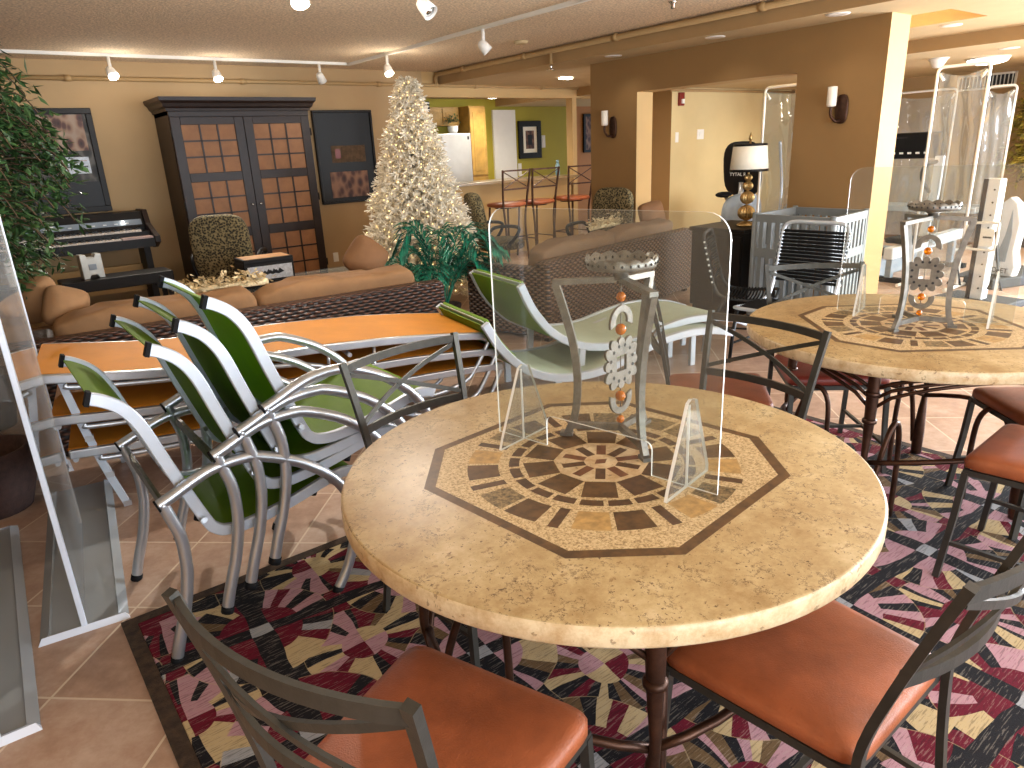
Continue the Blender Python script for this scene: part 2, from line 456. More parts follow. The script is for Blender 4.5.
def text(body, size, loc, rot, mat, parent, name='lettering', depth=.001):
    cu = bpy.data.curves.new('txt', 'FONT'); cu.body = body; cu.size = size; cu.extrude = depth; cu.align_x = 'CENTER'; cu.align_y = 'CENTER'
    t = bpy.data.objects.new('txt', cu); COL.objects.link(t)
    dg = bpy.context.evaluated_depsgraph_get(); me = bpy.data.meshes.new_from_object(t.evaluated_get(dg))
    bpy.data.objects.remove(t); me.materials.clear(); me.materials.append(MATS[mat])
    o = bpy.data.objects.new(name, me); COL.objects.link(o); o.location = loc; o.rotation_euler = rot
    if parent: o.parent = parent
    return o
def rz3(a): return Matrix.Rotation(a, 3, 'Z')
def ry3(a): return Matrix.Rotation(a, 3, 'Y')
def rx3(a): return Matrix.Rotation(a, 3, 'X')
# ------------------------------------------------------------------ setting
X0, X1, Y0, YB, ZC, ZS, ZL = -1.5, 11.6, -2.5, 8.5, 2.53, 2.37, 2.25
def bxm(mb, a, b, mx=0, my=0, mz=0):
    """box whose faces take a paint by the way they face: (-x, +x), (-y, +y), (-z, +z)"""
    t = lambda m: m if isinstance(m, tuple) else (m, m)
    o = len(mb.mi); mb.bx(a, b)
    mb.mi[o+0] = t(mz)[0]; mb.mi[o+1] = t(mz)[1]; mb.mi[o+2] = t(my)[0]; mb.mi[o+3] = t(mx)[1]; mb.mi[o+4] = t(my)[1]; mb.mi[o+5] = t(mx)[0]
struct(MB().bx((X0-.2, Y0-.2, -.12), (X1+.2, 10.8, 0)).build('floor', 'floor_tile'))
struct(MB().bx((X0-.2, Y0-.2, ZC), (5.52, YB+.12, ZC+.12)).build('ceiling', 'ceiling_pop'))
# soffit strip over the brown wall, with its ochre tray, and the lower soffit of the gym
m = MB()
tx0, tx1, ty0, ty1 = 6.34, 7.06, 2.55, 4.2
for a, b in (((5.5, Y0-.2), (8.07, ty0)), ((5.5, ty1), (8.07, 10.8)), ((5.5, ty0), (tx0, ty1)), ((tx1, ty0), (8.07, ty1))):
    bxm(m, (*a, ZS), (*b, ZS+.28), (1, 2), (2, 2), 0)
m.bx((tx0-.02, ty0-.02, ZS+.28), (tx1+.02, ty1+.02, ZS+.32), 0)
struct(m.build('trim_1', ['soffit_paint', 'beam_brown', 'tray_ochre']))
m = MB(); bxm(m, (8.05, Y0-.2, ZL), (X1+.2, 10.8, ZL+.12), 1, 1, 0)
struct(m.build('trim_2', ['soffit_paint', 'beam_brown']))
# back wall: solid part, bar front, header, post
m = MB(); T = .14
for a, b in (((X0-.2, YB, 0), (5.26, YB+T, ZC)), ((5.26, YB, 0), (7.9, YB+T, 1.05)), ((5.26, YB, 2.22), (8.75, YB+T, ZC)), ((7.95, YB, 0), (8.04, YB+T, 2.22))):
    bxm(m, a, b, 1, (1 if a[0] > 5 else 0, 1), 1)
struct(m.build('wall_back', ['wall_tan', 'wall_cream']))
m = MB(); bxm(m, (X0-.2, Y0-.2, 0), (X0, YB+T, ZC)); struct(m.build('wall_left', 'wall_tan'))
# brown wall with its opening, cream on the ends and reveals
m = MB(); px0, px1 = 6.0, 6.32
for a, b in (((px0, 2.83, 0), (px1, 3.58, ZS)), ((px0, 5.41, 0), (px1, 6.11, ZS)), ((px0, 3.58, 2.025), (px1, 5.41, ZS))):
    bxm(m, a, (b[0] if b[1] < 4 else 6.25, b[1], b[2]), (0, 1), 1, 1)
struct(m.build('wall_right', ['wall_brown', 'wall_cream']))
# gym walls
m = MB(); bxm(m, (8.64, 7.0, 0), (X1+.2, 7.14, ZL), (1, 1), 0, 0); bxm(m, (8.5, 7.0, 0), (8.64, 8.4, ZL), 1, 0, 0)
struct(m.build('wall_gym', ['wall_yellow', 'wall_brown']))
m = MB(); bxm(m, (X1, Y0, 0), (X1+.2, 7.1, ZL)); struct(m.build('wall_far', 'wall_tan'))
# kitchen and passage behind the bar
m = MB(); bxm(m, (4.6, 10.6, 0), (9.95, 10.74, ZS)); bxm(m, (4.6, YB+T, 0), (4.74, 10.6, ZS)); struct(m.build('wall_kitchen', 'wall_green'))
m = MB(); bxm(m, (9.95, 10.6, 0), (X1, 10.74, ZS)); struct(m.build('wall_passage', 'wall_rust'))
m = MB().bx((7.95, 10.56, 0), (8.46, 10.61, 2.19)); struct(m.build('door_1', 'trim_white'))
# wall behind the camera: tall windows that let the day in
m = MB()
wx = [(-1.1, 3.0), (3.2, 5.6), (5.8, 8.2), (8.4, 9.4)]
m.bx((X0-.2, Y0-.2, 0), (X1+.2, Y0, .12)); m.bx((X0-.2, Y0-.2, 2.24), (X1+.2, Y0, ZC))
e = X0-.2
for a, b in wx: m.bx((e, Y0-.2, .12), (a, Y0, 2.24)); e = b
m.bx((e, Y0-.2, .12), (X1+.2, Y0, 2.24))
struct(m.build('wall_rear', 'wall_cream'))
for i, (a, b) in enumerate(wx):
    m = MB(); y = Y0-.1
    for p, q in (((a, .12), (b, .18)), ((a, 2.18), (b, 2.24)), ((a, .12), (a+.06, 2.24)), ((b-.06, .12), (b, 2.24)), (((a+b)/2-.025, .12), ((a+b)/2+.025, 2.24))):
        m.bx((p[0], y-.03, p[1]), (q[0], y+.03, q[1]))
    struct(m.build('window_%d' % (i+1), 'trim_white'))
# side wall with windows, right of the camera
m = MB(); SX = 9.6; wsy = [(-2.2, -.5), (-.3, 1.45)]
m.bx((SX, Y0, 0), (SX+.18, 1.65, .12)); m.bx((SX, Y0, 2.2), (SX+.18, 1.65, ZS)); e = Y0
for a, b in wsy: m.bx((SX, e, .12), (SX+.18, a, 2.2)); e = b
m.bx((SX, e, .12), (SX+.18, 1.65, 2.2)); struct(m.build('wall_side', 'wall_cream'))
for i, (a, b) in enumerate(wsy):
    m = MB(); x = SX+.09
    for p, q in (((a, .12), (b, .18)), ((a, 2.14), (b, 2.2)), ((a, .12), (a+.06, 2.2)), ((b-.06, .12), (b, 2.2))): m.bx((x-.03, p[0], p[1]), (x+.03, q[0], q[1]))
    struct(m.build('window_%d' % (i+5), 'trim_white'))
# surface-run pipes
m = MB(); m.tube([(X0, 8.45, 2.36), (8.03, 8.45, 2.36)], .022, 10)
for x in (-.2, 1.2, 2.9, 4.6, 6.1, 7.3): m.tube([(x-.03, 8.45, 2.36), (x+.03, 8.45, 2.36)], .03, 10)
struct(m.build('trim_3', 'pipe_tan'))
m = MB(); m.tube([(5.45, -2.4, 2.49), (5.45, 8.38, 2.49), (5.45, 8.45, 2.46), (5.45, 8.45, 2.36)], .027, 10)
for y in (.5, 2, 3.6, 5.2, 6.6, 7.8): m.tube([(5.45, y-.03, 2.49), (5.45, y+.03, 2.49)], .034, 10); m.bx((5.44, y-.01, 2.49), (5.46, y+.01, 2.54))
m.tube([(5.45, 6.15, 2.49), (5.45, 6.15, 2.36)], .016, 8)
struct(m.build('trim_4', 'pipe_tan'))
m = MB(); m.tube([(8.42, 6.96, 2.21), (11.6, 6.96, 2.21)], .02, 8); struct(m.build('trim_5', 'pipe_tan'))
# pendent sprinkler at the end of the drop
t = thing('fire_sprinkler', 'pendent sprinkler on a short pipe drop beside the brown beam', 'sprinkler', (5.45, 6.15, 2.30))
MB().lathe([(.012, .055), (.016, .04), (.012, .02), (.006, .005)], 10).build('sprinkler_body', 'chrome', t)
MB().lathe([(.001, 0), (.045, 0), (.045, .006), (.001, .006)], 16).build('deflector', 'chrome', t)
t = thing('fire_sprinkler', 'small chrome sprinkler set in the textured ceiling near the top edge', 'sprinkler', (4.73, 3.91, ZC-.055))
MB().lathe([(.004, 0), (.02, .004), (.016, .03), (.03, .045), (.035, .055)], 12).build('sprinkler_body', 'chrome', t)
t = thing('smoke_detector', 'flat round detector disc on the textured ceiling beside the track', 'smoke detector', (4.87, 5.94, ZC-.03))
MB().lathe([(.05, 0), (.07, .008), (.075, .03)], 20).build('detector_cover', 'soffit_paint', t)
# area rug
t = thing('area_rug', 'dark patterned rug of fans and wedges under the round tables', 'rug', (0, 0, 0))
def rugz(x0, x1, y0, y1, z): return MB().bx((x0, y0, .0005), (x1, y1, z))
rg = rugz(.18, 3.475, -1.6, 2.42, .012); o = rg.build('rug_field', 'rug_pattern', t, .003, 1)
m = MB()
for a, b in (((.135, -1.7), (.18, 2.465)), ((3.475, -1.7), (3.52, 2.465)), ((.18, 2.42), (3.475, 2.465)), ((.18, -1.7), (3.475, -1.6))): m.bx((*a, .0005), (*b, .0115))
m.build('rug_binding', 'rug_border', t)
# ------------------------------------------------------------------ round stone tables
C1 = (1.136, 1.131); C2 = (2.98, 1.18)
def sector(r0, r1, a0, a1, n=4):
    return [(r1*math.cos(a0+(a1-a0)*i/n), r1*math.sin(a0+(a1-a0)*i/n)) for i in range(n+1)]+[(r0*math.cos(a1+(a0-a1)*i/n), r0*math.sin(a1+(a0-a1)*i/n)) for i in range(n+1)]
def radial(r, a, w, l):
    c, s = math.cos(a), math.sin(a)
    return [(c*x-s*y, s*x+c*y) for x, y in ((r-l/2, -w/2), (r+l/2, -w/2), (r+l/2, w/2), (r-l/2, w/2))]
def make_table():
    t = thing('dining_table', '', 'table')
    R = .64
    tb = MB(); tb.lathe([(0, .700), (R-.02, .700), (R-.004, .704), (R, .71), (R, .742), (R-.003, .748), (R-.008, .75), (0, .75)], 96)
    for i in range(len(tb.f)):
        zs = [tb.v[k][2] for k in tb.f[i]]
        tb.mi[i] = 0 if min(zs) > .745 else 1
    rr = random.Random(3); BAR0 = 27.5
    def flat(poly, mi, z=.7503):
        a = sum(poly[i][0]*poly[(i+1) % len(poly)][1]-poly[(i+1) % len(poly)][0]*poly[i][1] for i in range(len(poly)))
        if a < 0: poly = poly[::-1]
        tb.add([(x, y, z) for x, y in poly], [tuple(range(len(poly)))], mi)
    octo = lambda r: [(r*math.cos(rad(c+d)), r*math.sin(rad(c+d))) for c in (51, 141, 231, 321) for d in (-15, 15)]
    o1, o2 = octo(.446), octo(.418)
    flat(o1, 2, .7502); flat(o2, 3, .7503)
    for i in range(24):                                   # outer wheel: big blocks with dark spokes between
        a = rad(15*i+6)
        b = rad(45*(i//3)+BAR0+(0, 14, 30.5)[i % 3])
        if i % 3 == 0: flat(radial(.298, b, .024, .085), 4, .7504)
        else: flat(sector(.258, .335, b-rad(7.4), b+rad(7.2), 3), rr.choice([6, 7, 6, 7, 2]), .7504)
    for i in range(22): flat(sector(.205, .231, rad(360/22*i), rad(360/22*i+13.6), 3), 4, .7504)
    for i in range(10):
        a = rad(36*i+8); c = lambda r, d: (r*math.cos(a+rad(d)), r*math.sin(a+rad(d)))
        flat([c(.119, -17.5), c(.196, -12.5), c(.196, 12.5), c(.119, 17.5)], rr.choice([4, 2, 2]), .7504)
    flat([(.118*math.cos(rad(36*i+26)), .118*math.sin(rad(36*i+26))) for i in range(10)], 8, .7504)
    for i in range(10): flat(radial(.070, rad(36*i+8), .024, .058), 5 if i % 2 else 4, .7505)
    flat([(.036*math.cos(rad(36*i)), .036*math.sin(rad(36*i))) for i in range(10)], 8, .7505)
    flat([(.022, 0), (0, .015), (-.022, 0), (0, -.015)], 5, .7506)
    tb.build('tabletop', ['travertine', 'travertine_edge', 'inlay_brown', 'speckle', 'inlay_dark', 'inlay_rust', 'inlay_gold', 'inlay_grey', 'travertine_edge'], t)
    r = .465
    MB().tube([(r*math.cos(2*PI*i/48), r*math.sin(2*PI*i/48), .686) for i in range(48)], .014, 8, 0, True).build('top_ring', 'table_bronze', t)
    for k in range(4):
        a = rad(58+90*k); d = Vector((math.cos(a), math.sin(a), 0)); sd = Vector((-d.y, d.x, 0))
        P = lambda rr_, z, s=0: d*rr_+sd*s+Vector((0, 0, z))
        lg = MB().tube(spline([P(r, .69), P(r, .56), P(r+.004, .42), P(r+.012, .32), P(r-.004, .24), P(r-.012, .12), P(r-.006, .0)], 4), lambda q: .021-.005*math.sin(PI*min(1, q*1.2))+.004*math.sin(q*9), 12).build('leg', 'table_bronze', t)
        for z in (.585, .475): MB().lathe([(.018, -.012), (.026, -.006), (.026, .006), (.018, .012)], 14, P(r+.002, z)).build('collar', 'table_bronze', lg)
        a2 = a+PI/2; d2 = Vector((math.cos(a2), math.sin(a2), 0))
        for q, z in enumerate((.60, .56, .52)):           # fan of three bowed rods from leg to leg
            pts = []
            for i in range(13):
                u = i/12; aa = a+(PI/2)*u
                pts.append((r*math.cos(aa), r*math.sin(aa), z+(.676-.014*q-z)*math.sin(PI*u)**.6))
            MB().tube(pts, .0075, 6).build('bowed_rod', 'table_bronze', t)
        pts = [(r*math.cos(a+PI/2*u/10), r*math.sin(a+PI/2*u/10), .30+.05*math.sin(PI*u/10)) for u in range(11)]
        MB().tube(pts, .011, 8).build('stretcher', 'table_bronze', t)
        MB().tube(spline([P(r-.01, .06, .02), P(r-.05, .26, .035), P(r-.10, .40, .05), P(r-.15, .43, .06), P(r-.19, .37, .065), P(r-.20, .22, .07), P(r-.20, .0, .07)], 4), .011, 8).build('arched_brace', 'table_bronze', t)
    return t
tab = make_table(); tab.location = (*C1, .012)
tab['label'] = 'round mosaic stone table in front with brown octagon inlay'
tab.location.z = .012; tab.scale = (1, 1, (.75-.012)/.75)
tab2 = dup(tab, (*C2, .012), rad(42), 'round mosaic stone table behind, cut by the right picture edge')

# ------------------------------------------------------------------ iron dining chairs with leather seats
def make_chair(mat, z0=.012, rk=0.):
    t = thing('dining_chair', '', 'chair')
    out = [(-.20, -.19), (-.205, .19), (.21, .225), (.21, -.225)][::-1]
    rp = []
    n = 4
    for i in range(4):                                     # rounded trapezoid outline
        p0, p, p1 = Vector(out[i-1]), Vector(out[i]), Vector(out[(i+1) % 4])
        a = p+(p0-p).normalized()*.05; b = p+(p1-p).normalized()*.05
        for k in range(n+1):
            u = k/n; rp.append(tuple(a*(1-u)**2+p*2*u*(1-u)+b*u*u))
    rings = [(.94, .432), (1., .44), (1., .462), (.97, .472), (.88, .4775), (.6, .481), (.3, .482)]
    m = MB(); k = len(rp); vs = [(x*s, y*s, z) for s, z in rings for x, y in rp]; fs = []
    for j in range(len(rings)-1):
        for i in range(k): fs.append((j*k+i, j*k+(i+1) % k, (j+1)*k+(i+1) % k, (j+1)*k+i))
    fs.append(tuple(range(k))[::-1]); fs.append(tuple(range((len(rings)-1)*k, len(rings)*k)))
    m.add(vs, fs, 0, True); m.build('seat', mat, t)
    M = 'chair_iron'
    MB().bar([(-.19, -.18, .421), (.195, -.21, .421), (.195, .21, .421), (-.19, .18, .421)], .02, .02, closed=True).build('seat_frame', M, t)
    up = lambda s: [(-.255, s*.20, z0), (-.225, s*.195, .20), (-.207, s*.192, .42), (-.212, s*.197, .52), (-.235-rk*.35, s*.208, .66), (-.262-rk*.7, s*.219, .79), (-.29-rk, s*.229, .905)]
    for s in (-1, 1):
        MB().bar([(.225, s*.225, z0), (.205, s*.212, .25), (.195, s*.208, .42)], .02, .02, (1, 0, 0)).build('leg', M, t)
        MB().bar(spline(up(s), 3), .020, .016, (1, 0, 0)).build('leg', M, t)
        MB().bar([(.213, s*.215, .15), (-.23, s*.196, .15)], .014, .014).build('stretcher', M, t)
    MB().bar([(-.01, -.205, .15), (-.01, .205, .15)], .014, .014).build('stretcher', M, t)
    def rail(z, x, y, h, name):
        pts = [(x-.045*(1-(q/6)**2), y*q/6, z) for q in range(-6, 7)]
        MB().bar(pts, .010, h).build(name, M, t)
    rail(.885, -.284-rk*.95, .226, .026, 'top_rail'); rail(.685, -.239-rk*.4, .209, .026, 'lower_rail')
    for s in (-1, 1):
        pts = [(-.282-rk*.9+(.04+rk*.45)*(q+6)/12-.043*(1-(q/6)**2)+s*.004, s*.214*q/6, .866-.165*(q+6)/12) for q in range(-6, 7)]
        MB().bar(pts, .007, .015).build('cross_brace', M, t)
    return t
g = 'dining chairs around the stone tables'
chF = make_chair('leather'); chF.location = (.475, .90, 0); chF.rotation_euler.z = rad(20)
chF['label'] = 'dining chair at lower left, its curved iron back cutting across the patterned rug'; chF['group'] = g
chR = make_chair('leather', .012, .04); chR.location = (1.205, .595, 0); chR.rotation_euler.z = rad(90.5); chR['group'] = g
chR['label'] = 'dining chair at lower right with the largest tan leather seat in view'
dup(chF, (1.10, 1.68, 0), rad(-82), 'dining chair beyond the front table, iron back against the orange loungers', g)
dup(chF, (1.835, 1.325, 0), rad(178), 'dining chair between the two tables, iron cross back facing the camera', g)
dup(chF, (2.66, .55, 0), rad(92), 'dining chair at right edge of picture with orange leather seat near the rug centre', g)
dup(chF, (3.20, .70, 0), rad(139), 'dining chair under the right table, seat corner just above the nearer orange seat', g)
chS = make_chair('leather_brown'); chS.location = (2.47, 1.74, 0); chS.rotation_euler.z = rad(-49.5)
chS['label'] = 'dining chair seen edge on behind the candle stand, brown seat over the table rim'; chS['group'] = g
chB = make_chair('leather_red'); chB.location = (3.09, 1.58, 0); chB.rotation_euler.z = rad(-133)
chB['label'] = 'dining chair on far side of right table, back glinting blue beside the bungee chair'; chB['group'] = g

# ------------------------------------------------------------------ pewter candle stands on the tables
def make_holder():
    t = thing('candle_stand', '', 'candle stand')
    feet = [(-.09, .11), (-.06, -.14), (.115, .02)]
    M = 'pewter'
    for fx, fy in feet:
        d = Vector((fx, fy, 0)); L = d.length; d.normalize(); sd = Vector((-d.y, d.x, 0))
        P = lambda r, z: d*r+Vector((0, 0, z))
        lg = MB().bar(spline([P(L, .008), P(L*.86, .06), P(L*.80, .15), P(L*.86, .25), P(L*1.02, .345), P(L*1.18, .42)], 4), .016, .02, tuple(d)).build('leg', M, t)
        MB().bar([P(L*1.18+.006, .423), P(.012, .43)], .022, .014).build('top_arm', M, t)
        MB().bar([P(L*.93, .03), P(.0, .03)], .014, .018).build('base_arm', M, t)
        MB().box(P(L+.004, .005), (.034, .026, .010), 0, rz3(math.atan2(d.y, d.x))).build('foot', M, lg)
    MB().lathe([(.02, .43), (.018, .445), (.03, .452), (.0, .452)], 16).build('dish_neck', M, t)
    # scalloped, pierced dish
    m = MB(); n = 80; prof = []; vs = []; fs = []
    for i in range(n):
        a = 2*PI*i/n; sc = abs(math.sin(a*7))
        for r, z in ((.0, .456), (.07, .457), (.085, .460), (.088, .466), (.091, .480+.010*sc), (.088, .480+.010*sc), (.085, .468), (.080, .464), (.066, .462), (.0, .461)):
            vs.append((r*math.cos(a), r*math.sin(a), z))
    k = 10
    for i in range(n):
        j = (i+1) % n
        for q in range(k-1): fs.append((i*k+q, j*k+q, j*k+q+1, i*k+q+1))
    m.add(vs, fs, 0, True)
    for i in range(28):
        a = 2*PI*(i+.5)/28
        for r in (.0905, .0852): m.ball((r*math.cos(a), r*math.sin(a), .474), (.0028, .0028, .004), 6, 4, 1)
    m.build('dish', [M, 'mat_dark'], t)
    # pendant: amber beads and pierced plates on a wire
    w = rad(5)
    MB().tube([(0, 0, .425), (0, 0, .06)], .0016, 6).build('pendant_wire', M, t)
    for z, r in ((.385, .0125), (.30, .0145), (.118, .014), (.052, .011)):
        MB().ball((0, 0, z), (r, r, r*1.05), 12, 8).build('amber_bead', 'amber_glass', t)
    R = Matrix.Rotation(w, 4, 'Z') @ Matrix.Rotation(PI/2, 4, 'X')
    def plate(poly, zc, name): MB().prism(poly, -.004, .004, 0, Matrix.Translation((0, 0, zc)) @ R).build(name, M, t, .001, 1)
    arc = lambda r, a0, a1, n=14: [(r*math.cos(rad(a0+(a1-a0)*i/n)), r*math.sin(rad(a0+(a1-a0)*i/n))) for i in range(n+1)]
    plate(arc(.046, -15, 195)+[(x, y+.004) for x, y in arc(.024, 195, -15)], .318, 'crescent_plate')
    plate(arc(.046, -195, 15)+[(x, y-.004) for x, y in arc(.024, 15, -195)], .115, 'crescent_plate')
    m = MB(); rot = Matrix.Translation((0, 0, .21)) @ R; n = 96; vs = []
    for z in (-.004, .004):
        for k in range(2):
            for i in range(n):
                a = 2*PI*i/n; sq = 1/max(abs(math.cos(a)), abs(math.sin(a)))
                r = (.050*min(sq, 1.16)+.016*abs(math.cos(6*a))**.6) if k == 0 else .020*sq
                vs.append(rot @ Vector((r*math.cos(a), 1.05*r*math.sin(a), z)))
    fs = []
    for i in range(n):
        j = (i+1) % n
        fs += [(i, j, n+j, n+i), (2*n+i, 3*n+i, 3*n+j, 2*n+j), (i, 2*n+i, 2*n+j, j), (n+i, n+j, 3*n+j, 3*n+i)]
    m.add(vs, fs)
    for k in range(12):                                    # little round piercings
        a = 2*PI*(k+.5)/12; c = Vector((.042*math.cos(a)*1.1, .044*math.sin(a)*1.1, 0))
        q = [c+Vector((.0052*math.cos(2*PI*i/8), .0052*math.sin(2*PI*i/8), 0)) for i in range(8)]
        for z in (-.0046, .0046): m.add([rot @ (p+Vector((0, 0, z))) for p in q], [tuple(range(8))], 1)
    m.build('pierced_plate', [M, 'mat_dark'], t)
    return t
ho = make_holder(); ho.location = (1.285, 1.205, .7506)
ho['label'] = 'three legged pewter candle stand with amber beads at centre of the front table'
dup(ho, (2.98, 1.16, .7506), rad(-76), 'three legged pewter candle stand with amber beads on the right hand table')

# ------------------------------------------------------------------ clear acrylic guards
def make_guard():
    t = thing('acrylic_guard', '', 'guard')
    W, H, th = .652, .615, .005                           # local x along the panel
    r = .055; cw0, cw1, ch = .17, .485, .085
    arc = lambda cx, cy, r, a0, a1, n=6: [(cx+r*math.cos(rad(a0+(a1-a0)*i/n)), cy+r*math.sin(rad(a0+(a1-a0)*i/n))) for i in range(n+1)]
    poly = [(0, 0), (cw0, 0)]+arc(cw0+.02, ch-.02, .02, 180, 90)+arc(cw1-.02, ch-.02, .02, 90, 0)+[(cw1, 0), (W, 0)]+arc(W-r, H-r, r, 0, 90)+arc(r, H-r, r, 90, 180)
    def sheet(poly, M, name):
        n = len(poly); m = MB(); vs = [M @ Vector((x, s*th/2, y)) for s in (-1, 1) for x, y in poly]
        m.add(vs, [tuple(range(n))], 0); m.add([], [], 0)
        m.f.append(tuple(range(n, 2*n))[::-1]); m.mi.append(0); m.sm.append(False)
        for i in range(n): m.f.append((i, n+i, n+(i+1) % n, (i+1) % n)); m.mi.append(1); m.sm.append(False)
        return m.build(name, ['acrylic', 'acrylic_edge'], t)
    sheet(poly, Matrix.Identity(3), 'panel')
    for x in (.09, W-.075):
        f = [(-.10, 0), (.10, 0), (.10, .018), (.028, .205), (.0, .212), (-.014, .205), (-.09, .03)]
        M = Matrix.Translation((x, 0, 0)).to_3x3()
        Mr = rz3(PI/2)
        n = len(f); m = MB(); vs = [Mr @ Vector((a, s*.004, b))+Vector((x, 0, 0)) for s in (-1, 1) for a, b in f]
        m.add(vs, [tuple(range(n))], 0)
        m.f.append(tuple(range(n, 2*n))[::-1]); m.mi.append(0); m.sm.append(False)
        for i in range(n): m.f.append((i, n+i, n+(i+1) % n, (i+1) % n)); m.mi.append(1); m.sm.append(False)
        m.bx((x-.003, -.004, .002), (x+.003, -.0028, .2), 1)
        m.build('support_fin', ['acrylic', 'acrylic_edge'], t)
    return t
gu = make_guard(); gu.location = (1.075, 1.468, .7508); gu.rotation_euler.z = rad(-79.2)
gu['label'] = 'clear acrylic guard with rounded corners standing across the front table'
dup(gu, (3.045, 1.53, .7508), rad(-76), 'clear acrylic guard standing across the right hand table')
# ------------------------------------------------------------------ tall clear partitions on the floor at left
def partition(loc, L, H, wb, label, ang=83, LT=None):
    t = thing('floor_partition', label, 'partition', loc, rad(ang)); LT = LT or L
    m = MB(); m.bx((0, -.003, .012), (L, .003, H), 0)
    m.mi[-1] = 1; m.mi[-3] = 1; m.mi[-5] = 1                 # piped light painted white on both upright edges and the top edge
    m.build('panel', ['acrylic_grey', 'acrylic_edge'], t)
    MB().bx((-.006, -.009, .012), (.008, .009, H), 0).build('bright_edge_strip', 'edge_blue', t, .002, 1)
    if True:
        # shallow tray, sides turned up
        sec = [(-wb/2, .002), (-wb/2+.03, .02), (-.10, .012), (0, .012), (.10, .012), (wb/2-.03, .02), (wb/2, .002), (wb/2, -.0), (-wb/2, -.0)]
        b = MB(); n = len(sec)
        vs = [(x, y, z) for x in (.0, LT) for y, z in sec]
        b.add(vs, [(i, (i+1) % n, n+(i+1) % n, n+i) for i in range(n)]+[tuple(range(n)), tuple(range(n, 2*n))[::-1]], 0)
        b.build('base_tray', 'acrylic_base', t)
        MB().add([(-.022, -wb/2-.003, .0), (-.022, wb/2+.003, .0), (-.004, wb/2-.01, .018), (-.004, -wb/2+.01, .018), (.004, -wb/2, .0), (.004, wb/2, .0)],
                 [(0, 1, 2, 3), (3, 2, 5, 4), (0, 4, 5, 1), (0, 3, 4), (1, 5, 2)]).build('base_lip', 'edge_blue', t)
    return t
partition((.035, 2.53, 0), .86, 1.75, .27, 'tall clear partition at left, nearest panel with a slanting bright front edge', 83, 1.3)
partition((-.235, 2.12, 0), 1.45, 1.75, .20, 'clear partition at the bottom left corner, only its grey floor tray in view', 88)
partition((.178, 4.19, 0), .74, 1.75, .18, 'tall clear partition farther back at left, standing before the leafy ficus', 180)
# ------------------------------------------------------------------ stacked green sling armchairs
def make_sling_chair():
    t = thing('sling_armchair', '', 'armchair')
    K = [(-.318, .899), (-.291, .887), (-.247, .853), (-.208, .788), (-.164, .654), (-.09, .44), (-.062, .392), (-.025, .374), (.046, .372), (.187, .396), (.34, .437), (.40, .440), (.435, .425)]
    cur = spline([(x, 0, z) for x, z in K], 4); w = .265
    for s in (-1, 1):
        r = MB().sweep([(p.x, s*w, p.z) for p in cur], [(-.011, -.018), (.011, -.018), (.011, .018), (-.011, .018)], (0, 0, 1), 0, False).build('side_rail', 'alu_paint', t, .003, 1)
        MB().box((-.322, s*w, .901), (.012, .03, .042), 0, ry3(rad(20))).build('end_cap', 'black_rubber', r)
    MB().strip([(p.x, -w+.008, p.z+.004) for p in cur], [(p.x, w-.008, p.z+.004) for p in cur], .004).build('sling', 'green_sling', t)
    for s in (-1, 1):
        y = s*.305
        a = MB().tube(spline([(-.219, y, .542), (-.174, y, .560), (-.10, y, .593), (-.039, y, .612), (.04, y, .617), (.10, y, .606), (.225, y, .544), (.33, y, .45), (.385, y, .34), (.385, y, .22), (.345, y, .10), (.29, y, .012)], 4), .0185, 10).build('arm_and_front_leg', 'alu', t)
        MB().tube([(-.222, y, .541), (-.216, y, .543)], .0205, 10).build('end_cap', 'black_rubber', a)
        MB().tube([(.297, y, .026), (.287, y, 0)], .0205, 10).build('foot_cap', 'black_rubber', a)
        l = MB().tube(spline([(-.206, y, .552), (-.19, y, .49), (-.176, y, .43), (-.174, y, .36), (-.18, y, .29), (-.203, y, .188), (-.24, y, .08), (-.261, y, .012)], 4), .0185, 10).build('rear_leg', 'alu', t)
        MB().tube([(-.257, y, .022), (-.264, y, 0)], .0205, 10).build('foot_cap', 'black_rubber', l)
        MB().tube([(-.10, y, .45), (-.10, s*.25, .44)], .010, 8).build('bracket', 'alu', t)
        MB().tube([(.33, y, .435), (.33, s*.25, .425)], .010, 8).build('bracket', 'alu', t)
    MB().bar([(-.187, -.305, .49), (-.187, .305, .49)], .012, .035).build('rear_crossbar', 'pewter', t)
    MB().tube([(.15, -.255, .372), (.15, .255, .372)], .011, 8).build('seat_crossbar', 'alu', t)
    return t
g = 'stacked green sling armchairs'
sc = make_sling_chair(); sc.location = (.5, 2.435, 0); sc['group'] = g
sc['label'] = 'green sling armchair at the bottom of the stack, paler leaning back at far left'
dup(sc, (.675, 2.435, .105), 0, 'green sling armchair second from the bottom of the leaning stack', g)
dup(sc, (.760, 2.435, .160), 0, 'green sling armchair third from the bottom of the leaning stack', g)
dup(sc, (.850, 2.435, .214), 0, 'green sling armchair topmost of the leaning stack, nearest the sofa', g)

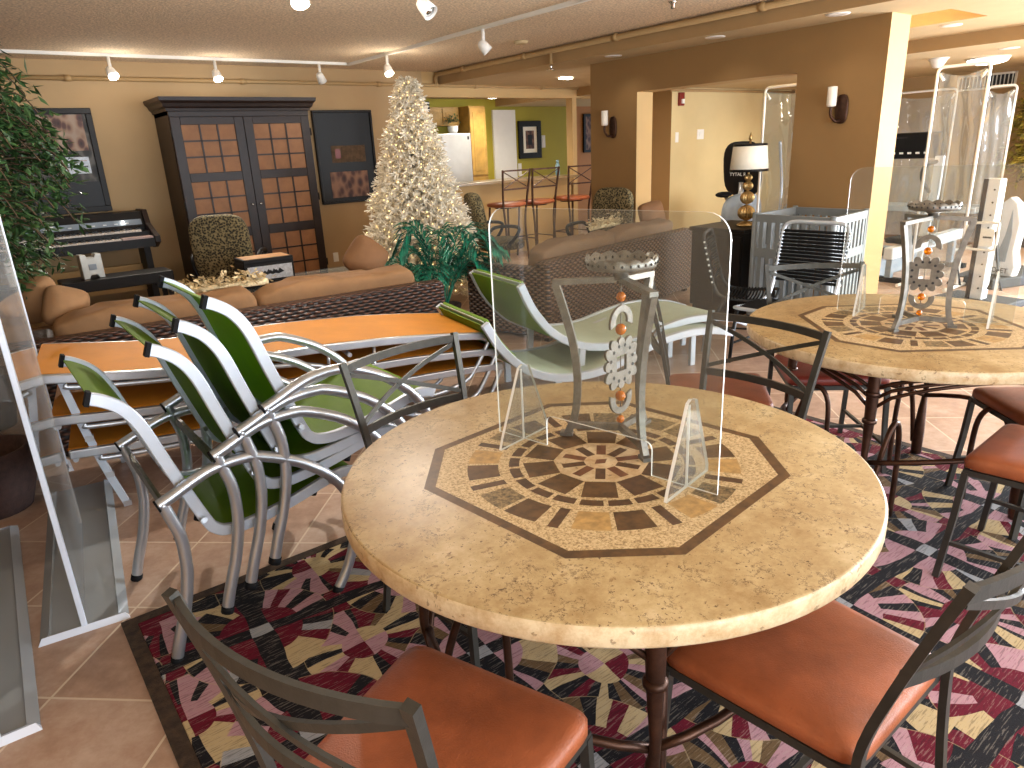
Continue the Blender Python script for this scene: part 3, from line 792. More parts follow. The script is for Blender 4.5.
# ------------------------------------------------------------------ orange stacked loungers
def make_orange():
    t = thing('orange_lounger', '', 'lounger')
    K = [(0, .0), (.245, -.014), (.5, -.024), (.787, -.013), (1.107, .012), (1.36, .02), (1.63, .024), (1.92, .015), (2.18, 0)]
    cur = spline([(x, 0, z) for x, z in K], 4); w = .32
    for s in (-1, 1):
        MB().sweep([(p.x, s*w, p.z) for p in cur], [(-.014, -.02), (.014, -.02), (.014, .02), (-.014, .02)], (0, 0, 1), 0, False).build('side_rail', 'alu', t, .006, 2)
        y = s*(w-.004)
        MB().tube(spline([(2.18, y, -.01), (2.15, y, -.06), (2.09, y, -.17), (2.02, y, -.25), (1.83, y, -.305), (1.64, y, -.285), (1.49, y, -.215), (1.34, y, -.125), (1.15, y, -.06), (.85, y, -.05), (.5, y, -.06), (.16, y, -.05), (.11, y, -.04)], 4), .013, 9).build('bow_leg', 'alu', t)
        for x in (1.49, 1.25): MB().tube([(x, y, -.0), (x, y, -.215 if x > 1.3 else -.09)], .009, 8).build('strut', 'alu', t)
        l = MB().bar([(.10, s*(w-.03), -.02), (.13, s*(w-.03), -.15), (.17, s*(w-.03), -.298)], .022, .03, (1, 0, 0)).build('leg', 'alu_paint', t)
        MB().box((.172, s*(w-.03), -.298), (.034, .026, .026)).build('foot_cap', 'alu', l)
    MB().strip([(p.x, -w+.012, p.z+.018) for p in cur], [(p.x, w-.012, p.z+.018) for p in cur], .005).build('sling', 'orange_sling', t)
    for x in (.02, .7, 1.36, 2.16): MB().tube([(x, -w, -.03), (x, w, -.03)], .012, 8).build('cross_tube', 'alu', t)
    for x in (.34, .42, .5): MB().box((x, -w+.03, -.045), (.03, .03, .035), 0, ry3(PI/4)).build('stacking_pad', 'black_rubber', t)
    return t
g = 'stacked orange loungers'
ol = make_orange(); ol.location = (.155, 3.765, .677); ol.rotation_euler = (0, rad(4.5), rad(-9)); ol['group'] = g
ol['label'] = 'orange sling lounger on top of its stack, whole top in view'
dup(ol, (.185, 3.765, .48), None, 'orange sling lounger in the middle of its stack, only edges showing', g, (0, rad(1.9), rad(-9)))
dup(ol, (.215, 3.765, .314), None, 'orange sling lounger at the bottom of its stack, nearest the tiles', g, (0, 0, rad(-9)))

# ------------------------------------------------------------------ sage wave loungers
def make_wave():
    t = thing('wave_lounger', '', 'lounger')
    K = [(0, .6), (.1, .435), (.257, .285), (.46, .2), (.676, .178), (.864, .196), (1.058, .248), (1.258, .296), (1.467, .311), (1.687, .296), (1.87, .25)]
    cur = spline([(x, 0, z) for x, z in K], 4); w = .325
    for s in (-1, 1):
        MB().sweep([(p.x, s*w, p.z) for p in cur], [(-.016, -.024), (.016, -.024), (.016, .024), (-.016, .024)], (0, 0, 1), 0, False).build('side_rail', 'alu_paint', t, .004, 1)
        for x, z, yy in ((.46, .19, s*w), (1.70, .28, s*.12)): MB().bx((x-.022, yy-.014, 0), (x+.022, yy+.014, z)).build('leg', 'alu_paint', t, .003, 1)
    c2 = [p for p in cur]
    MB().strip([(p.x, -w+.014, p.z+.012) for p in c2], [(p.x, w-.014, p.z+.012) for p in c2], .005).build('sling', 'sage_sling', t)
    hd = cur[:13]
    MB().strip([(p.x-.012, -w+.02, p.z-.006) for p in hd], [(p.x-.012, w-.02, p.z-.006) for p in hd], .006).build('head_cover', 'green_sling', t)
    hp = cur[:7]
    MB().strip([(p.x+.022, -w+.02, p.z+.016) for p in hp], [(p.x+.022, w-.02, p.z+.016) for p in hp], .02).build('headrest', 'green_sling', t, .006, 2)
    for x, z in ((.05, .5), (.70, .165), (1.70, .275)): MB().tube([(x, -w, z), (x, w, z)], .011, 8).build('cross_tube', 'alu', t)
    return t
g = 'pale green wave loungers'
wl = make_wave(); wl.location = (2.22, 3.365, 0); wl.rotation_euler.z = rad(-10); wl['group'] = g
wl['label'] = 'low wave shaped lounger, nearer of the pale green pair, head by the orange loungers'
w2 = dup(wl, (2.50, 3.46, .16), rad(-10), 'wave shaped lounger, farther and higher of the pale green pair, against the wicker sofa', g, (0, rad(4.8), rad(-10)))

# ------------------------------------------------------------------ wicker sofas
def make_sofa(L, D, mat, ncush, label, cm='cushion_tan'):
    t = thing('wicker_sofa', label, 'sofa')               # local: back face on y = 0, seat towards +y
    H = .655
    MB().bx((.0, 0, .03), (L, .14, H)).build('back_panel', mat, t, .03, 3)
    for x0 in (0, L-.14): MB().bx((x0, .10, .03), (x0+.14, D, .60)).build('arm_panel', mat, t, .03, 3)
    MB().bx((.10, .10, .06), (L-.10, D-.03, .30)).build('seat_base', mat, t, .02, 2)
    for x in (.06, L-.06):
        for y in (.06, D-.06): MB().bx((x-.025, y-.025, 0), (x+.025, y+.025, .05)).build('foot', 'dark_wood', t)
    W = (L-.30)/ncush
    for i in range(ncush):
        cx = .15+W*(i+.5)
        MB().ball((cx, D*.56, .39), (W/2-.004, D*.36, .095), 28, 14, 0, .28).build('seat_cushion', cm, t)
        MB().ball((cx, .25, .575), (W/2+.004, .105, .185), 28, 16, 0, .32, rx3(rad(8)), lambda p: p+Vector((0, 0, .012*math.sin(p.x*17)+.006*math.sin(p.x*41+p.y*9)))).build('back_cushion', cm, t)
    return t
s1 = make_sofa(2.49, .72, 'wicker_dark', 2, 'long dark wicker sofa seen from behind, between orange loungers and armoire')
s1.location = (.13, 4.32, 0); s1.rotation_euler.z = rad(-4.6)
s2 = make_sofa(2.5, .90, 'wicker_mid', 2, 'wicker sofa seen from behind through the clear guard, in front of the brown wall', 'cushion_brown')
s2.location = (3.57, 4.13, 0); s2.rotation_euler.z = rad(11.4)
def pillow(loc, rot, label, sx=.22, mat='pillow_brown'):
    o = MB().ball((0, 0, 0), (sx, .085, sx), 28, 16, 0, .5, None, lambda p: Vector((p.x, p.y*(1-.6*(max(abs(p.x), abs(p.z))/sx)**2), p.z))).build('throw_pillow', mat)
    o.location = loc; o.rotation_euler = tuple(rad(a) for a in rot); return tag(o, label, 'pillow', 'throw pillows on the sofas')
pillow((.40, 4.72, .755), (-14, 22, 12), 'tan throw pillow leaning at the left end of the long dark sofa', .12, 'cushion_tan')
pillow((.27, 4.86, .80), (-12, -8, -25), 'tan throw pillow behind another one at the left end of the dark sofa', .13, 'cushion_tan')
pillow((2.34, 4.76, .79), (-15, 40, -20), 'brown throw pillow standing on its corner at right end of the dark sofa', .145)
pl = pillow((5.84, 5.04, .79), (-15, -4, 10), 'dark brown throw pillow at the right end of the farther wicker sofa', .22); pl.scale = (1, 1, .6)
def fringe(a, b, z, n, label, amp=.03):
    m = MB(); rr = random.Random(n); a = Vector(a); b = Vector(b)
    for i in range(n):
        u = rr.random(); p = a.lerp(b, u)+Vector((rr.gauss(0, .022), rr.gauss(0, .03), z+abs(rr.gauss(0, amp))))
        d = Vector((rr.gauss(0, 1), rr.gauss(0, 1), rr.gauss(.3, .7))).normalized()*.03; q = d.cross(Vector((rr.random(), rr.random(), 1))).normalized()*.012
        m.add([p-q, p+d*.6+q*1.2, p+d, p+d*.4-q*1.4], [(0, 1, 2), (0, 2, 3)], 0)
    m.tube([a+Vector((0, 0, z-.012)), a.lerp(b, .5)+Vector((0, 0, z-.006)), b+Vector((0, 0, z-.012))], .022, 8)
    o = m.build('garland', 'fringe_cream'); return tag(o, label, 'garland', 'cream garlands on the sofas')
fringe((.98, 4.60, 0), (1.52, 4.54, 0), .775, 300, 'cream ruffled garland lying along the back of the long dark sofa')
fringe((4.62, 4.72, 0), (5.08, 4.80, 0), .79, 260, 'cream ruffled garland lying along the back of the farther sofa')

# ------------------------------------------------------------------ white lit tree
t = thing('christmas_tree', 'tall white Christmas tree with warm lights beside the armoire wall', 'tree', (3.88, 6.55, 0))
rr = random.Random(11)
MB().tube([(0, 0, 0), (0, 0, 2.2)], lambda q: .04-.03*q, 8).build('trunk', 'tree_white', t)
m = MB()
for c in range(6): 
    a = c*PI/3; m.bar([(0, 0, .12), (.3*math.cos(a), .3*math.sin(a), .01)], .03, .02)
m.build('stand', 'white_paint', t)
m = MB(); lts = []
def prof(z): return max(.03, .68*(1-(z-.15)/2.22)**.85)
branches = []
for i in range(560):
    z = .18+2.05*(i/560)**1.08; a = i*2.399963; R = prof(z)*(.9+.22*rr.random())
    tip = Vector((R*math.cos(a), R*math.sin(a), z-.03)); base = Vector((.02*math.cos(a), .02*math.sin(a), z+.02)); branches.append((base, tip))
    L = (tip-base).length; n = max(4, int(L/.035))
    for k in range(n):
        u = .25+.75*(k+rr.random())/n; p = base.lerp(tip, u)
        for q in range(8):
            d = Vector((rr.gauss(0, 1), rr.gauss(0, 1), rr.gauss(.15, 1))).normalized()*.058+(tip-base).normalized()*.028
            sd = d.cross(Vector((rr.gauss(0, 1), rr.gauss(0, 1), rr.gauss(0, 1)))).normalized()*.009
            m.add([p-sd, p+sd, p+d+sd*.5, p+d-sd*.5], [(0, 1, 2, 3)], 0)
    for q in range(2 if L > .15 else 1):
        p = base.lerp(tip, .75+.25*rr.random()); lts.append(p+Vector((rr.gauss(0, .015), rr.gauss(0, .015), rr.gauss(.01, .015))))
m.build('foliage', 'tree_white', t, stuff=True)
m = MB()
for p in lts: m.ball(p, .0065, 5, 4)
m.build('string_lights', 'fairy', t, stuff=True)

# ------------------------------------------------------------------ palm in a pot
t = thing('potted_palm', 'green potted palm between the two wicker sofas, in front of white tree', 'plant', (3.12, 4.98, 0))
MB().lathe([(.12, 0), (.15, .26), (.155, .28), (.14, .28), (.13, .25), (0, .25)], 20).build('pot', 'basket_brown', t)
rr = random.Random(4)
for i in range(19):
    a = i*2.4+.3; hgt = .50+.50*rr.random(); out = .26+.22*rr.random()
    d = Vector((math.cos(a), math.sin(a), 0))
    rach = spline([Vector((0, 0, .25))+d*.03, d*out*.35+Vector((0, 0, hgt*.75)), d*out*.75+Vector((0, 0, hgt)), d*out*1.15+Vector((0, 0, hgt*.86))], 6)
    m = MB(); m.tube(rach, .005, 5)
    for k in range(5, len(rach)):
        p = rach[k]; tt = (rach[min(k+1, len(rach)-1)]-rach[k-1]).normalized(); sd = tt.cross(Vector((0, 0, 1))).normalized()
        ln = .24*(1-.45*abs((k-10)/10))
        for s in (-1, 1):
            for h in (.2,):
                dd = (sd*s*.85+tt*.65+Vector((0, 0, -.12+.2*rr.random()))).normalized()*ln; wv = dd.cross(Vector((0, 0, 1))).normalized()*.017
                b = p+tt*.02*h; q = b+dd*.5+Vector((0, 0, .02)); e = b+dd-Vector((0, 0, .05))
                m.add([b, q-wv, e, q+wv, q-Vector((0, 0, .008))], [(0, 1, 4), (1, 2, 4), (2, 3, 4), (3, 0, 4)], 0, False)
    m.build('frond', 'leaf_palm', t)

# ------------------------------------------------------------------ leafy trees
def leafy(name, label, loc, zmin, zmax, R, n, mat, seed, trunk_h, lsize=.075, outline=None, cat='plant'):
    t = thing(name, label, cat, loc); rr = random.Random(seed)
    MB().lathe([(.15, 0), (.2, .3), (.21, .34), (.18, .34), (.17, .3), (0, .3)], 18).build('pot', 'basket_brown', t)
    tr = MB(); tr.tube(spline([(0, 0, .3), (.03, .02, .8), (-.02, .03, trunk_h), (0, 0, zmax-.3)], 4), lambda q: .03-.02*q, 8)
    m = MB(); bases = []
    for i in range(n//26):
        a = rr.random()*2*PI; z = zmin+(zmax-zmin)*rr.random(); u = (z-zmin)/(zmax-zmin)
        r = R*(.35+.75*math.sin(PI*(.12+.8*u)))*(.55+.5*rr.random())
        tip = Vector((r*math.cos(a), r*math.sin(a), z)); base = Vector((0, 0, max(trunk_h*.8, z-.25*rr.random()-.1)))
        mid = base.lerp(tip, .55)+Vector((0, 0, .10)); path = spline([base, mid, tip, tip+Vector((.1*math.cos(a), .1*math.sin(a), -.13))], 4)
        tr.tube(path, .004, 4, 0, False, False)
        for k in range(26):
            p = path[min(len(path)-1, 3+int(rr.random()**.7*(len(path)-3)))]+Vector((rr.gauss(0, .045), rr.gauss(0, .045), rr.gauss(0, .04)))
            d = Vector((math.cos(a)*.5+rr.gauss(0, .7), math.sin(a)*.5+rr.gauss(0, .7), rr.gauss(-.35, .5))).normalized()*lsize*(.7+.6*rr.random())
            w = d.cross(Vector((rr.gauss(0, .4), rr.gauss(0, .4), 1))).normalized()*lsize*.2
            nn = d.cross(w).normalized()*lsize*.05
            m.add([p, p+d*.45+w+nn, p+d, p+d*.45-w+nn, p+d*.5], [(0, 1, 4), (1, 2, 4), (2, 3, 4), (3, 0, 4)], 0)
    tr.build('trunk', 'bark', t); m.build('foliage', mat, t, stuff=True); return t
leafy('ficus_tree', 'leafy green ficus tree at the left edge, before the dark framed picture', (-.12, 5.25, 0), .92, 2.38, .60, 15000, 'leaf_ficus', 5, 1.25)
o = MB().lathe([(.15, 0), (.19, .12), (.205, .25), (.2, .3), (.18, .3), (.17, .2), (.0, .18)], 24).build('woven_basket', 'basket_brown'); o.location = (-.15, 3.86, 0)
tag(o, 'dark brown woven basket on the floor at the left edge', 'basket')

# ------------------------------------------------------------------ armoire
t = thing('armoire', 'tall dark wood armoire with two tan panelled doors', 'wardrobe', (2.65, 8.2, 0))
FY = -.30; xl, xr = -.73, .73
m = MB(); m.bx((xl, FY+.02, .0), (xl+.03, .28, 2.02)); m.bx((xr-.03, FY+.02, 0), (xr, .28, 2.02)); m.bx((xl, .26, .0), (xr, .28, 2.02)); m.bx((xl, FY+.02, 1.98), (xr, .28, 2.02)); m.bx((xl, FY+.02, .0), (xr, .28, .10))
m.bx((xl, FY+.0, 1.965), (xr, FY+.03, 2.02)); m.build('carcass', 'dark_wood', t, .004, 1)
prof_ = [(.0, 2.02), (.015, 2.02), (.02, 2.045), (.04, 2.06), (.05, 2.09), (.075, 2.115), (.08, 2.15), (0, 2.15)]
m = MB(); n = len(prof_)
def cor(e, z): return [(xl-e, FY-e, z), (xr+e, FY-e, z), (xr+e, .28, z), (xl-e, .28, z)]
vs = [p for e, z in prof_[1:-1] for p in cor(e, z)]; fs = []
for i in range(len(prof_)-3):
    for q in range(4): fs.append((i*4+q, i*4+(q+1) % 4, i*4+4+(q+1) % 4, i*4+4+q))
fs += [(0, 3, 2, 1), tuple((len(prof_)-3)*4+q for q in range(4))]
m.add(vs, fs, 0).build('cornice', 'dark_wood', t)
MB().bx((xl-.02, FY-.01, 0), (xr+.02, .28, .09)).build('plinth', 'dark_wood', t, .006, 1)
for s, a, b in ((-1, xl+.005, -.002), (1, .002, xr-.005)):
    f = MB(); w = .105; z0, z1 = .10, 1.965; y0, y1 = FY-.005, FY+.02
    f.bx((a, y0, z0), (a+w-.01, y1, z1)); f.bx((b-w+.01, y0, z0), (b, y1, z1))
    rows = [(.12+.10, .74), (.84, 1.33), (1.42, 1.89)]
    zz = [z0]+[q for r in rows for q in r]+[z1]
    for i in range(0, len(zz), 2): f.bx((a+w-.01, y0, zz[i]), (b-w+.01, y1, zz[i+1]))
    d = f.build('door', 'dark_wood', t, .003, 1)
    pn = MB(); g_ = MB()
    for r0, r1 in rows:
        pn.bx((a+w-.01, FY+.008, r0), (b-w+.01, FY+.016, r1))
        for k in (1, 2):
            x = a+w-.01+(b-a-2*w+.02)*k/3; g_.bx((x-.008, FY-.001, r0), (x+.008, FY+.010, r1))
            z = r0+(r1-r0)*k/3; g_.bx((a+w-.01, FY-.001, z-.008), (b-w+.01, FY+.010, z+.008))
    pn.build('door_panel', 'tan_panel', d); g_.build('glazing_bar', 'dark_wood', d)
    k = MB(); k.ball((-s*-.045, FY-.028, 1.07), .014, 10, 8); k.tube([(s*.045, FY, 1.07), (s*.045, FY-.02, 1.07)], .006, 8); k.build('knob', 'chrome', d, label='round chrome knob')
    for z in (.35, 1.1, 1.8): MB().tube([((xl if s < 0 else xr), FY-.006, z-.04), ((xl if s < 0 else xr), FY-.006, z+.04)], .007, 8).build('hinge', 'black_plastic', d)

# ------------------------------------------------------------------ pictures
def picture(label, cx, cz, w, h, fw, frame, bits, y=8.5, cat='picture', grp=None):
    t = thing('framed_picture', label, cat, (cx, y, cz))
    m = MB()
    for a, b in (((-w/2, h/2-fw), (w/2, h/2)), ((-w/2, -h/2), (w/2, -h/2+fw)), ((-w/2, -h/2+fw), (-w/2+fw, h/2-fw)), ((w/2-fw, -h/2+fw), (w/2, h/2-fw))):
        m.bx((a[0], -.045, a[1]), (b[0], -.002, b[1]))
    m.build('frame', frame, t, .004, 1)
    for k, (nm, x0, z0, x1, z1, mat) in enumerate(bits): MB().bx((x0, -.025-.002*k, z0), (x1, -.004, z1)).build(nm, mat, t)
    return t
picture('large dark framed picture with rows of figures above the piano, behind ficus', .95, 1.59, .78, 1.0, .055, 'black_wood',
        [('backing', -.335, -.445, .335, .445, 'art_speck'), ('art_print', -.30, .10, .30, .44, 'art_rows'), ('art_print', .02, -.12, .28, .04, 'carton_white'), ('label_band', .06, -.06, .26, -.045, 'key_black'), ('label_band', .06, .0, .26, .008, 'mute_rose'), ('lower_panel', -.335, -.445, .335, -.2, 'black_plastic')])
picture('black picture with a gold strip and small rows, right of the armoire', 4.06, 1.51, .79, 1.10, .03, 'black_wood',
        [('backing', -.37, -.53, .37, .53, 'black_plastic'), ('art_print', -.20, -.06, .26, .14, 'bark'), ('red_figure', -.15, -.01, -.08, .10, 'alarm_red'), ('art_print', -.25, -.48, .26, -.17, 'art_rows_dark')])
picture('small picture in wide black frame with cream mat on the green kitchen wall', 8.80, 1.67, .54, .66, .10, 'black_wood',
        [('mat', -.175, -.235, .175, .235, 'shade_cream'), ('art_print', -.10, -.16, .10, .16, 'art_rows_dark'), ('art_print', -.05, -.09, .05, .09, 'black_plastic')], 10.6)
picture('narrow dark picture on the rust wall past the bar post', 10.35, 1.75, .34, .72, .05, 'black_wood', [('art_print', -.13, -.32, .13, .32, 'art_rows_dark')], 10.6)
def plate(label, loc, w, h, mat='trim_white', name='wall_plate', cat='wall plate', inner=True, face=-PI/2):
    t = thing(name, label, cat, loc, face+PI/2)
    MB().bx((-w/2, -.008, -h/2), (w/2, 0, h/2)).build('cover', mat, t, .002, 1)
    if inner: MB().bx((-w*.18, -.014, -h*.22), (w*.18, -.006, h*.22)).build('insert', mat, t)
    return t
plate('white power outlet on wall right of the armoire', (3.76, 8.5, .30), .07, .115, cat='outlet')

# ------------------------------------------------------------------ digital piano, bench, box
t = thing('digital_piano', 'black digital piano with two rows of keys under the framed picture', 'piano', (.85, 7.98, 0))
W = .72
side = [(-.36, .80), (-.36, .865), (-.30, .885), (-.05, .97), (.02, 1.10), (.30, 1.10), (.34, 1.02), (.34, .80), (.1, .74), (-.2, .74)]
M = Matrix(((0, 0, 1, 0), (1, 0, 0, 0), (0, 1, 0, 0), (0, 0, 0, 1)))
MB().prism([(y, z) for y, z in side], -W, -W+.05, 0, M).build('end_cheek', 'dark_wood', t, .004, 1)
MB().prism([(y, z) for y, z in side], W-.05, W, 0, M).build('end_cheek', 'dark_wood', t, .004, 1)
body = [(-.34, .76), (-.34, .845), (-.17, .85), (-.17, .90), (.0, .905), (.0, .93), (.05, 1.085), (.30, 1.085), (.32, .76)]
MB().prism(body, -W+.05, W-.05, 0, M).build('case', 'black_wood', t)
def keys(y0, y1, z, n, x0, x1, name):
    m = MB(); w = (x1-x0)/n
    for i in range(n):
        m.bx((x0+i*w+.0008, y0, z-.015), (x0+(i+1)*w-.0008, y1, z+.006))
        if i % 7 in (0, 1, 3, 4, 5): m.bx((x0+(i+.68)*w, y0+(y1-y0)*.36, z), (x0+(i+1.32)*w, y1, z+.018), 1)
    m.build(name, ['key_ivory', 'key_black'], t)
keys(-.335, -.19, .853, 52, -W+.06, W-.34, 'lower_keys'); keys(-.165, -.02, .912, 44, -W+.12, W-.12, 'upper_keys')
MB().bx((W-.33, -.34, .845), (W-.06, -.20, .862)).build('key_block', 'mute_rose', t)
MB().box((0, .018, .985), (1.3, .006, .055), 0, rx3(rad(-18))).build('control_strip', 'grey_machine', t)
m = MB()
for i in range(12): m.bx((-.6+i*.1, -.002, .975), (-.57+i*.1, .008, .985))
m.build('buttons', 'white_paint', t); MB().ball((.48, -.0, .992), .012, 8, 6).build('lamp', 'bulb_white', t)
for s in (-1, 1): MB().bx((s*.64-.03, -.05, 0), (s*.64+.03, .25, .76)).build('leg', 'black_wood', t)
MB().bx((-.62, .2, .28), (.62, .23, .55)).build('modesty_panel', 'wall_cream', t)
t = thing('piano_bench', 'black piano bench in front of the digital piano', 'bench', (1.04, 7.12, 0))
MB().bx((-.44, -.17, .50), (.44, .17, .60)).build('seat', 'black_wood', t, .008, 2)
for sx in (-1, 1):
    for sy in (-1, 1): MB().bx((sx*.40-.02, sy*.14-.02, 0), (sx*.40+.02, sy*.14+.02, .51)).build('leg', 'black_wood', t)
t = thing('silver_ornament', 'small silver ornament with notched corners standing on the piano bench', 'ornament', (.86, 7.1, .60), rad(8))
m = MB(); c = .03; a, b = .085, .105
MB().prism([(-a, -b), (-a+.045, -b), (-a+.06, -b+.03), (a-.06, -b+.03), (a-.045, -b), (a, -b), (a, b), (a-.045, b), (a-.06, b-.03), (-a+.06, b-.03), (-a+.045, b), (-a, b)], -.045, .045, 0, Matrix.Translation((0, 0, b)) @ Matrix.Rotation(PI/2, 4, 'X')).build('body', 'silver_box', t, .004, 1)
MB().bx((-.03, -.052, .075), (.03, -.045, .125)).build('emblem', 'grey_machine', t)

# ------------------------------------------------------------------ patterned office armchairs
def make_office():
    t = thing('office_armchair', '', 'armchair')           # faces +x
    MB().ball((-.24, 0, .74), (.07, .27, .32), 24, 16, 0, .5, ry3(rad(-9))).build('backrest', 'leopard', t)
    MB().ball((.02, 0, .455), (.27, .27, .065), 24, 12, 0, .45).build('seat', 'leopard', t)
    for s in (-1, 1): MB().tube(spline([(-.2, s*.27, .48), (-.19, s*.30, .6), (-.12, s*.31, .675), (.06, s*.31, .68), (.17, s*.31, .65), (.14, s*.30, .56), (.06, s*.27, .47)], 4), .02, 8).build('armrest', 'black_plastic', t)
    MB().tube([(0, 0, .09), (0, 0, .42)], .03, 10).build('column', 'black_plastic', t)
    for k in range(5):
        a = k*2*PI/5; e = (.30*math.cos(a), .30*math.sin(a))
        l = MB().bar([(0, 0, .10), (*e, .065)], .045, .03).build('base_spoke', 'black_plastic', t)
        MB().tube([(e[0]-.012*math.sin(a), e[1]+.012*math.cos(a), .03), (e[0]+.012*math.sin(a), e[1]-.012*math.cos(a), .03)], .03, 10).build('caster', 'black_rubber', l)
    return t
g = 'black and gold patterned armchairs'
oc = make_office(); oc.location = (5.02, 6.70, 0); oc.rotation_euler.z = rad(-20); oc['group'] = g
oc['label'] = 'patterned office armchair beside the white tree, below the bar stools'
dup(oc, (5.60, 5.60, 0), rad(186), 'patterned office armchair against brown wall, behind the farther sofa', g)
dup(oc, (2.06, 7.14, 0), rad(60), 'patterned office armchair in front of the armoire', g)

# ------------------------------------------------------------------ coffee table and box
t = thing('coffee_table', 'low glass topped coffee table behind the dark sofa', 'table', (2.50, 6.4, 0))
MB().bx((-.70, -.32, .435), (.70, .32, .45)).build('glass_top', 'table_glass', t, .003, 1)
MB().bx((-.71, -.34, .405), (.71, -.30, .435)).build('apron', 'cushion_tan', t); MB().bx((-.71, .30, .405), (.71, .34, .435)).build('apron', 'cushion_tan', t)
MB().bx((-.68, -.30, .15), (.68, .30, .17)).build('shelf', 'light_wood', t)
for sx in (-1, 1):
    for sy in (-1, 1): MB().bx((sx*.67-.03, sy*.29-.03, 0), (sx*.67+.03, sy*.29+.03, .435)).build('leg', 'dark_wood', t)
t = thing('keepsake_box', 'black box with light wood lid and pale front on the coffee table', 'box', (2.12, 6.36, .45), rad(-3))
MB().bx((-.22, -.15, .0), (.22, .15, .21)).build('body', 'black_wood', t, .004, 1)
MB().bx((-.22, -.155, .21), (.22, .15, .245)).build('lid', 'black_wood', t, .004, 1); MB().bx((-.20, -.13, .245), (.20, .13, .248)).build('lid_panel', 'light_wood', t)
MB().bx((-.19, -.154, .06), (.20, -.149, .18)).build('front_panel', 'carton_white', t)
m = MB()
for x, w in ((-.03, .05), (.02, .045), (.07, .055)): m.prism([(x-w, .115), (x-w*.3, .14), (x, .125), (x+w*.3, .15), (x+w, .115), (x, .10)], .154, .156, 0, Matrix.Rotation(PI/2, 4, 'X'))
m.build('emblem', 'key_black', t)
MB().bx((-.19, -.175, .02), (.25, -.15, .05)).build('base_rail', 'black_wood', t)
# ------------------------------------------------------------------ bar and kitchen
t = thing('bar_counter', 'long granite bar counter between the white tree and the post', 'counter', (6.58, 8.6, 1.05))
MB().bx((-1.31, -.30, 0), (1.31, .32, .04)).build('worktop', 'granite', t, .006, 2)
def make_stool():
    t = thing('bar_stool', '', 'stool')                    # faces +x
    MB().ball((0, 0, .775), (.225, .245, .035), 24, 10, 0, .5).build('seat', 'leather', t)
    M = 'table_bronze'
    for s in (-1, 1):
        MB().bar([(.22, s*.20, 0), (.17, s*.17, .74)], .02, .02, (1, 0, 0)).build('leg', M, t)
        MB().bar(spline([(-.22, s*.20, 0), (-.18, s*.185, .5), (-.185, s*.217, .8), (-.245, s*.252, 1.25)], 4), .022, .02, (1, 0, 0)).build('leg', M, t)
    for z, w in ((1.235, .25), (.99, .231)): MB().bar([(-.245+.12*(1.25-z), -w, z), (-.245+.12*(1.25-z), w, z)], .012, .022).build('back_rail', M, t)
    for s in (-1, 1): MB().bar([(-.243, -s*.244, 1.225), (-.216, s*.228, 1.0)], .008, .012).build('cross_brace', M, t)
    MB().bar([(.195, -.185, .28), (.195, .185, .28)], .014, .014).build('footrest', M, t)
    for s in (-1, 1): MB().bar([(.195, s*.185, .28), (-.2, s*.19, .28)], .014, .014).build('stretcher', M, t)
    MB().tube([(.16*math.cos(a*PI/8), .17*math.sin(a*PI/8), .735) for a in range(16)], .01, 6, 0, True).build('seat_ring', M, t)
    return t
g = 'bar stools along the counter'
bs = make_stool(); bs.location = (6.21, 8.03, 0); bs.rotation_euler.z = rad(93); bs['label'] = 'leftmost bar stool at the granite counter, above the patterned chair'; bs['group'] = g
dup(bs, (6.75, 8.03, 0), rad(91), 'middle bar stool at the granite counter', g)
dup(bs, (7.48, 8.05, 0), rad(88), 'rightmost bar stool at the counter, in front of the cream post', g)
o = MB().lathe([(.03, 0), (.034, .01), (.034, .15), (.02, .185), (.018, .20), (.022, .20), (.022, .23), (0, .235)], 16).build('bottle', 'bottle_blue'); o.location = (7.66, 8.55, 1.09); tag(o, 'pale blue bottle standing at right end of the granite counter', 'bottle')
t = thing('refrigerator', 'stainless steel refrigerator in the kitchen behind the bar', 'refrigerator', (6.68, 10.32, 0))
MB().bx((-.36, -.28, .02), (.37, .27, 1.80)).build('cabinet', 'stainless', t, .01, 2)
MB().bx((-.36, -.32, 1.02), (.37, -.285, 1.80)).build('freezer_door', 'stainless', t, .012, 2); d = MB().bx((-.36, -.32, .05), (.37, -.285, 1.0)).build('fridge_door', 'stainless', t, .012, 2)
MB().bx((-.36, -.30, 1.0), (.37, -.28, 1.02)).build('door_gap', 'black_plastic', t)
for z0, z1 in ((1.08, 1.5), (.55, .95)): MB().tube([(-.29, -.32, z0), (-.29, -.36, z0+.03), (-.29, -.36, z1-.03), (-.29, -.32, z1)], .014, 8).build('handle', 'black_plastic', t)
MB().bx((.30, -.324, 1.70), (.33, -.318, 1.75)).build('badge', 'black_plastic', t)
t = thing('potted_plant', 'small green plant in a white pot on top of the refrigerator', 'plant', (6.80, 10.14, 1.80))
MB().lathe([(.06, 0), (.085, .05), (.09, .11), (.08, .12), (0, .12)], 16).build('pot', 'white_paint', t)
m = MB(); rr = random.Random(2)
for i in range(160):
    p = Vector((rr.gauss(0, .06), rr.gauss(0, .05), .17+abs(rr.gauss(0, .05)))); d = Vector((rr.gauss(0, 1), rr.gauss(0, 1), rr.gauss(.3, .6))).normalized()*.05; w = d.cross(Vector((0, 0, 1))).normalized()*.014
    m.add([p, p+d*.5+w, p+d, p+d*.5-w], [(0, 1, 2, 3)], 0)
m.build('foliage', 'leaf_ficus', t, stuff=True)
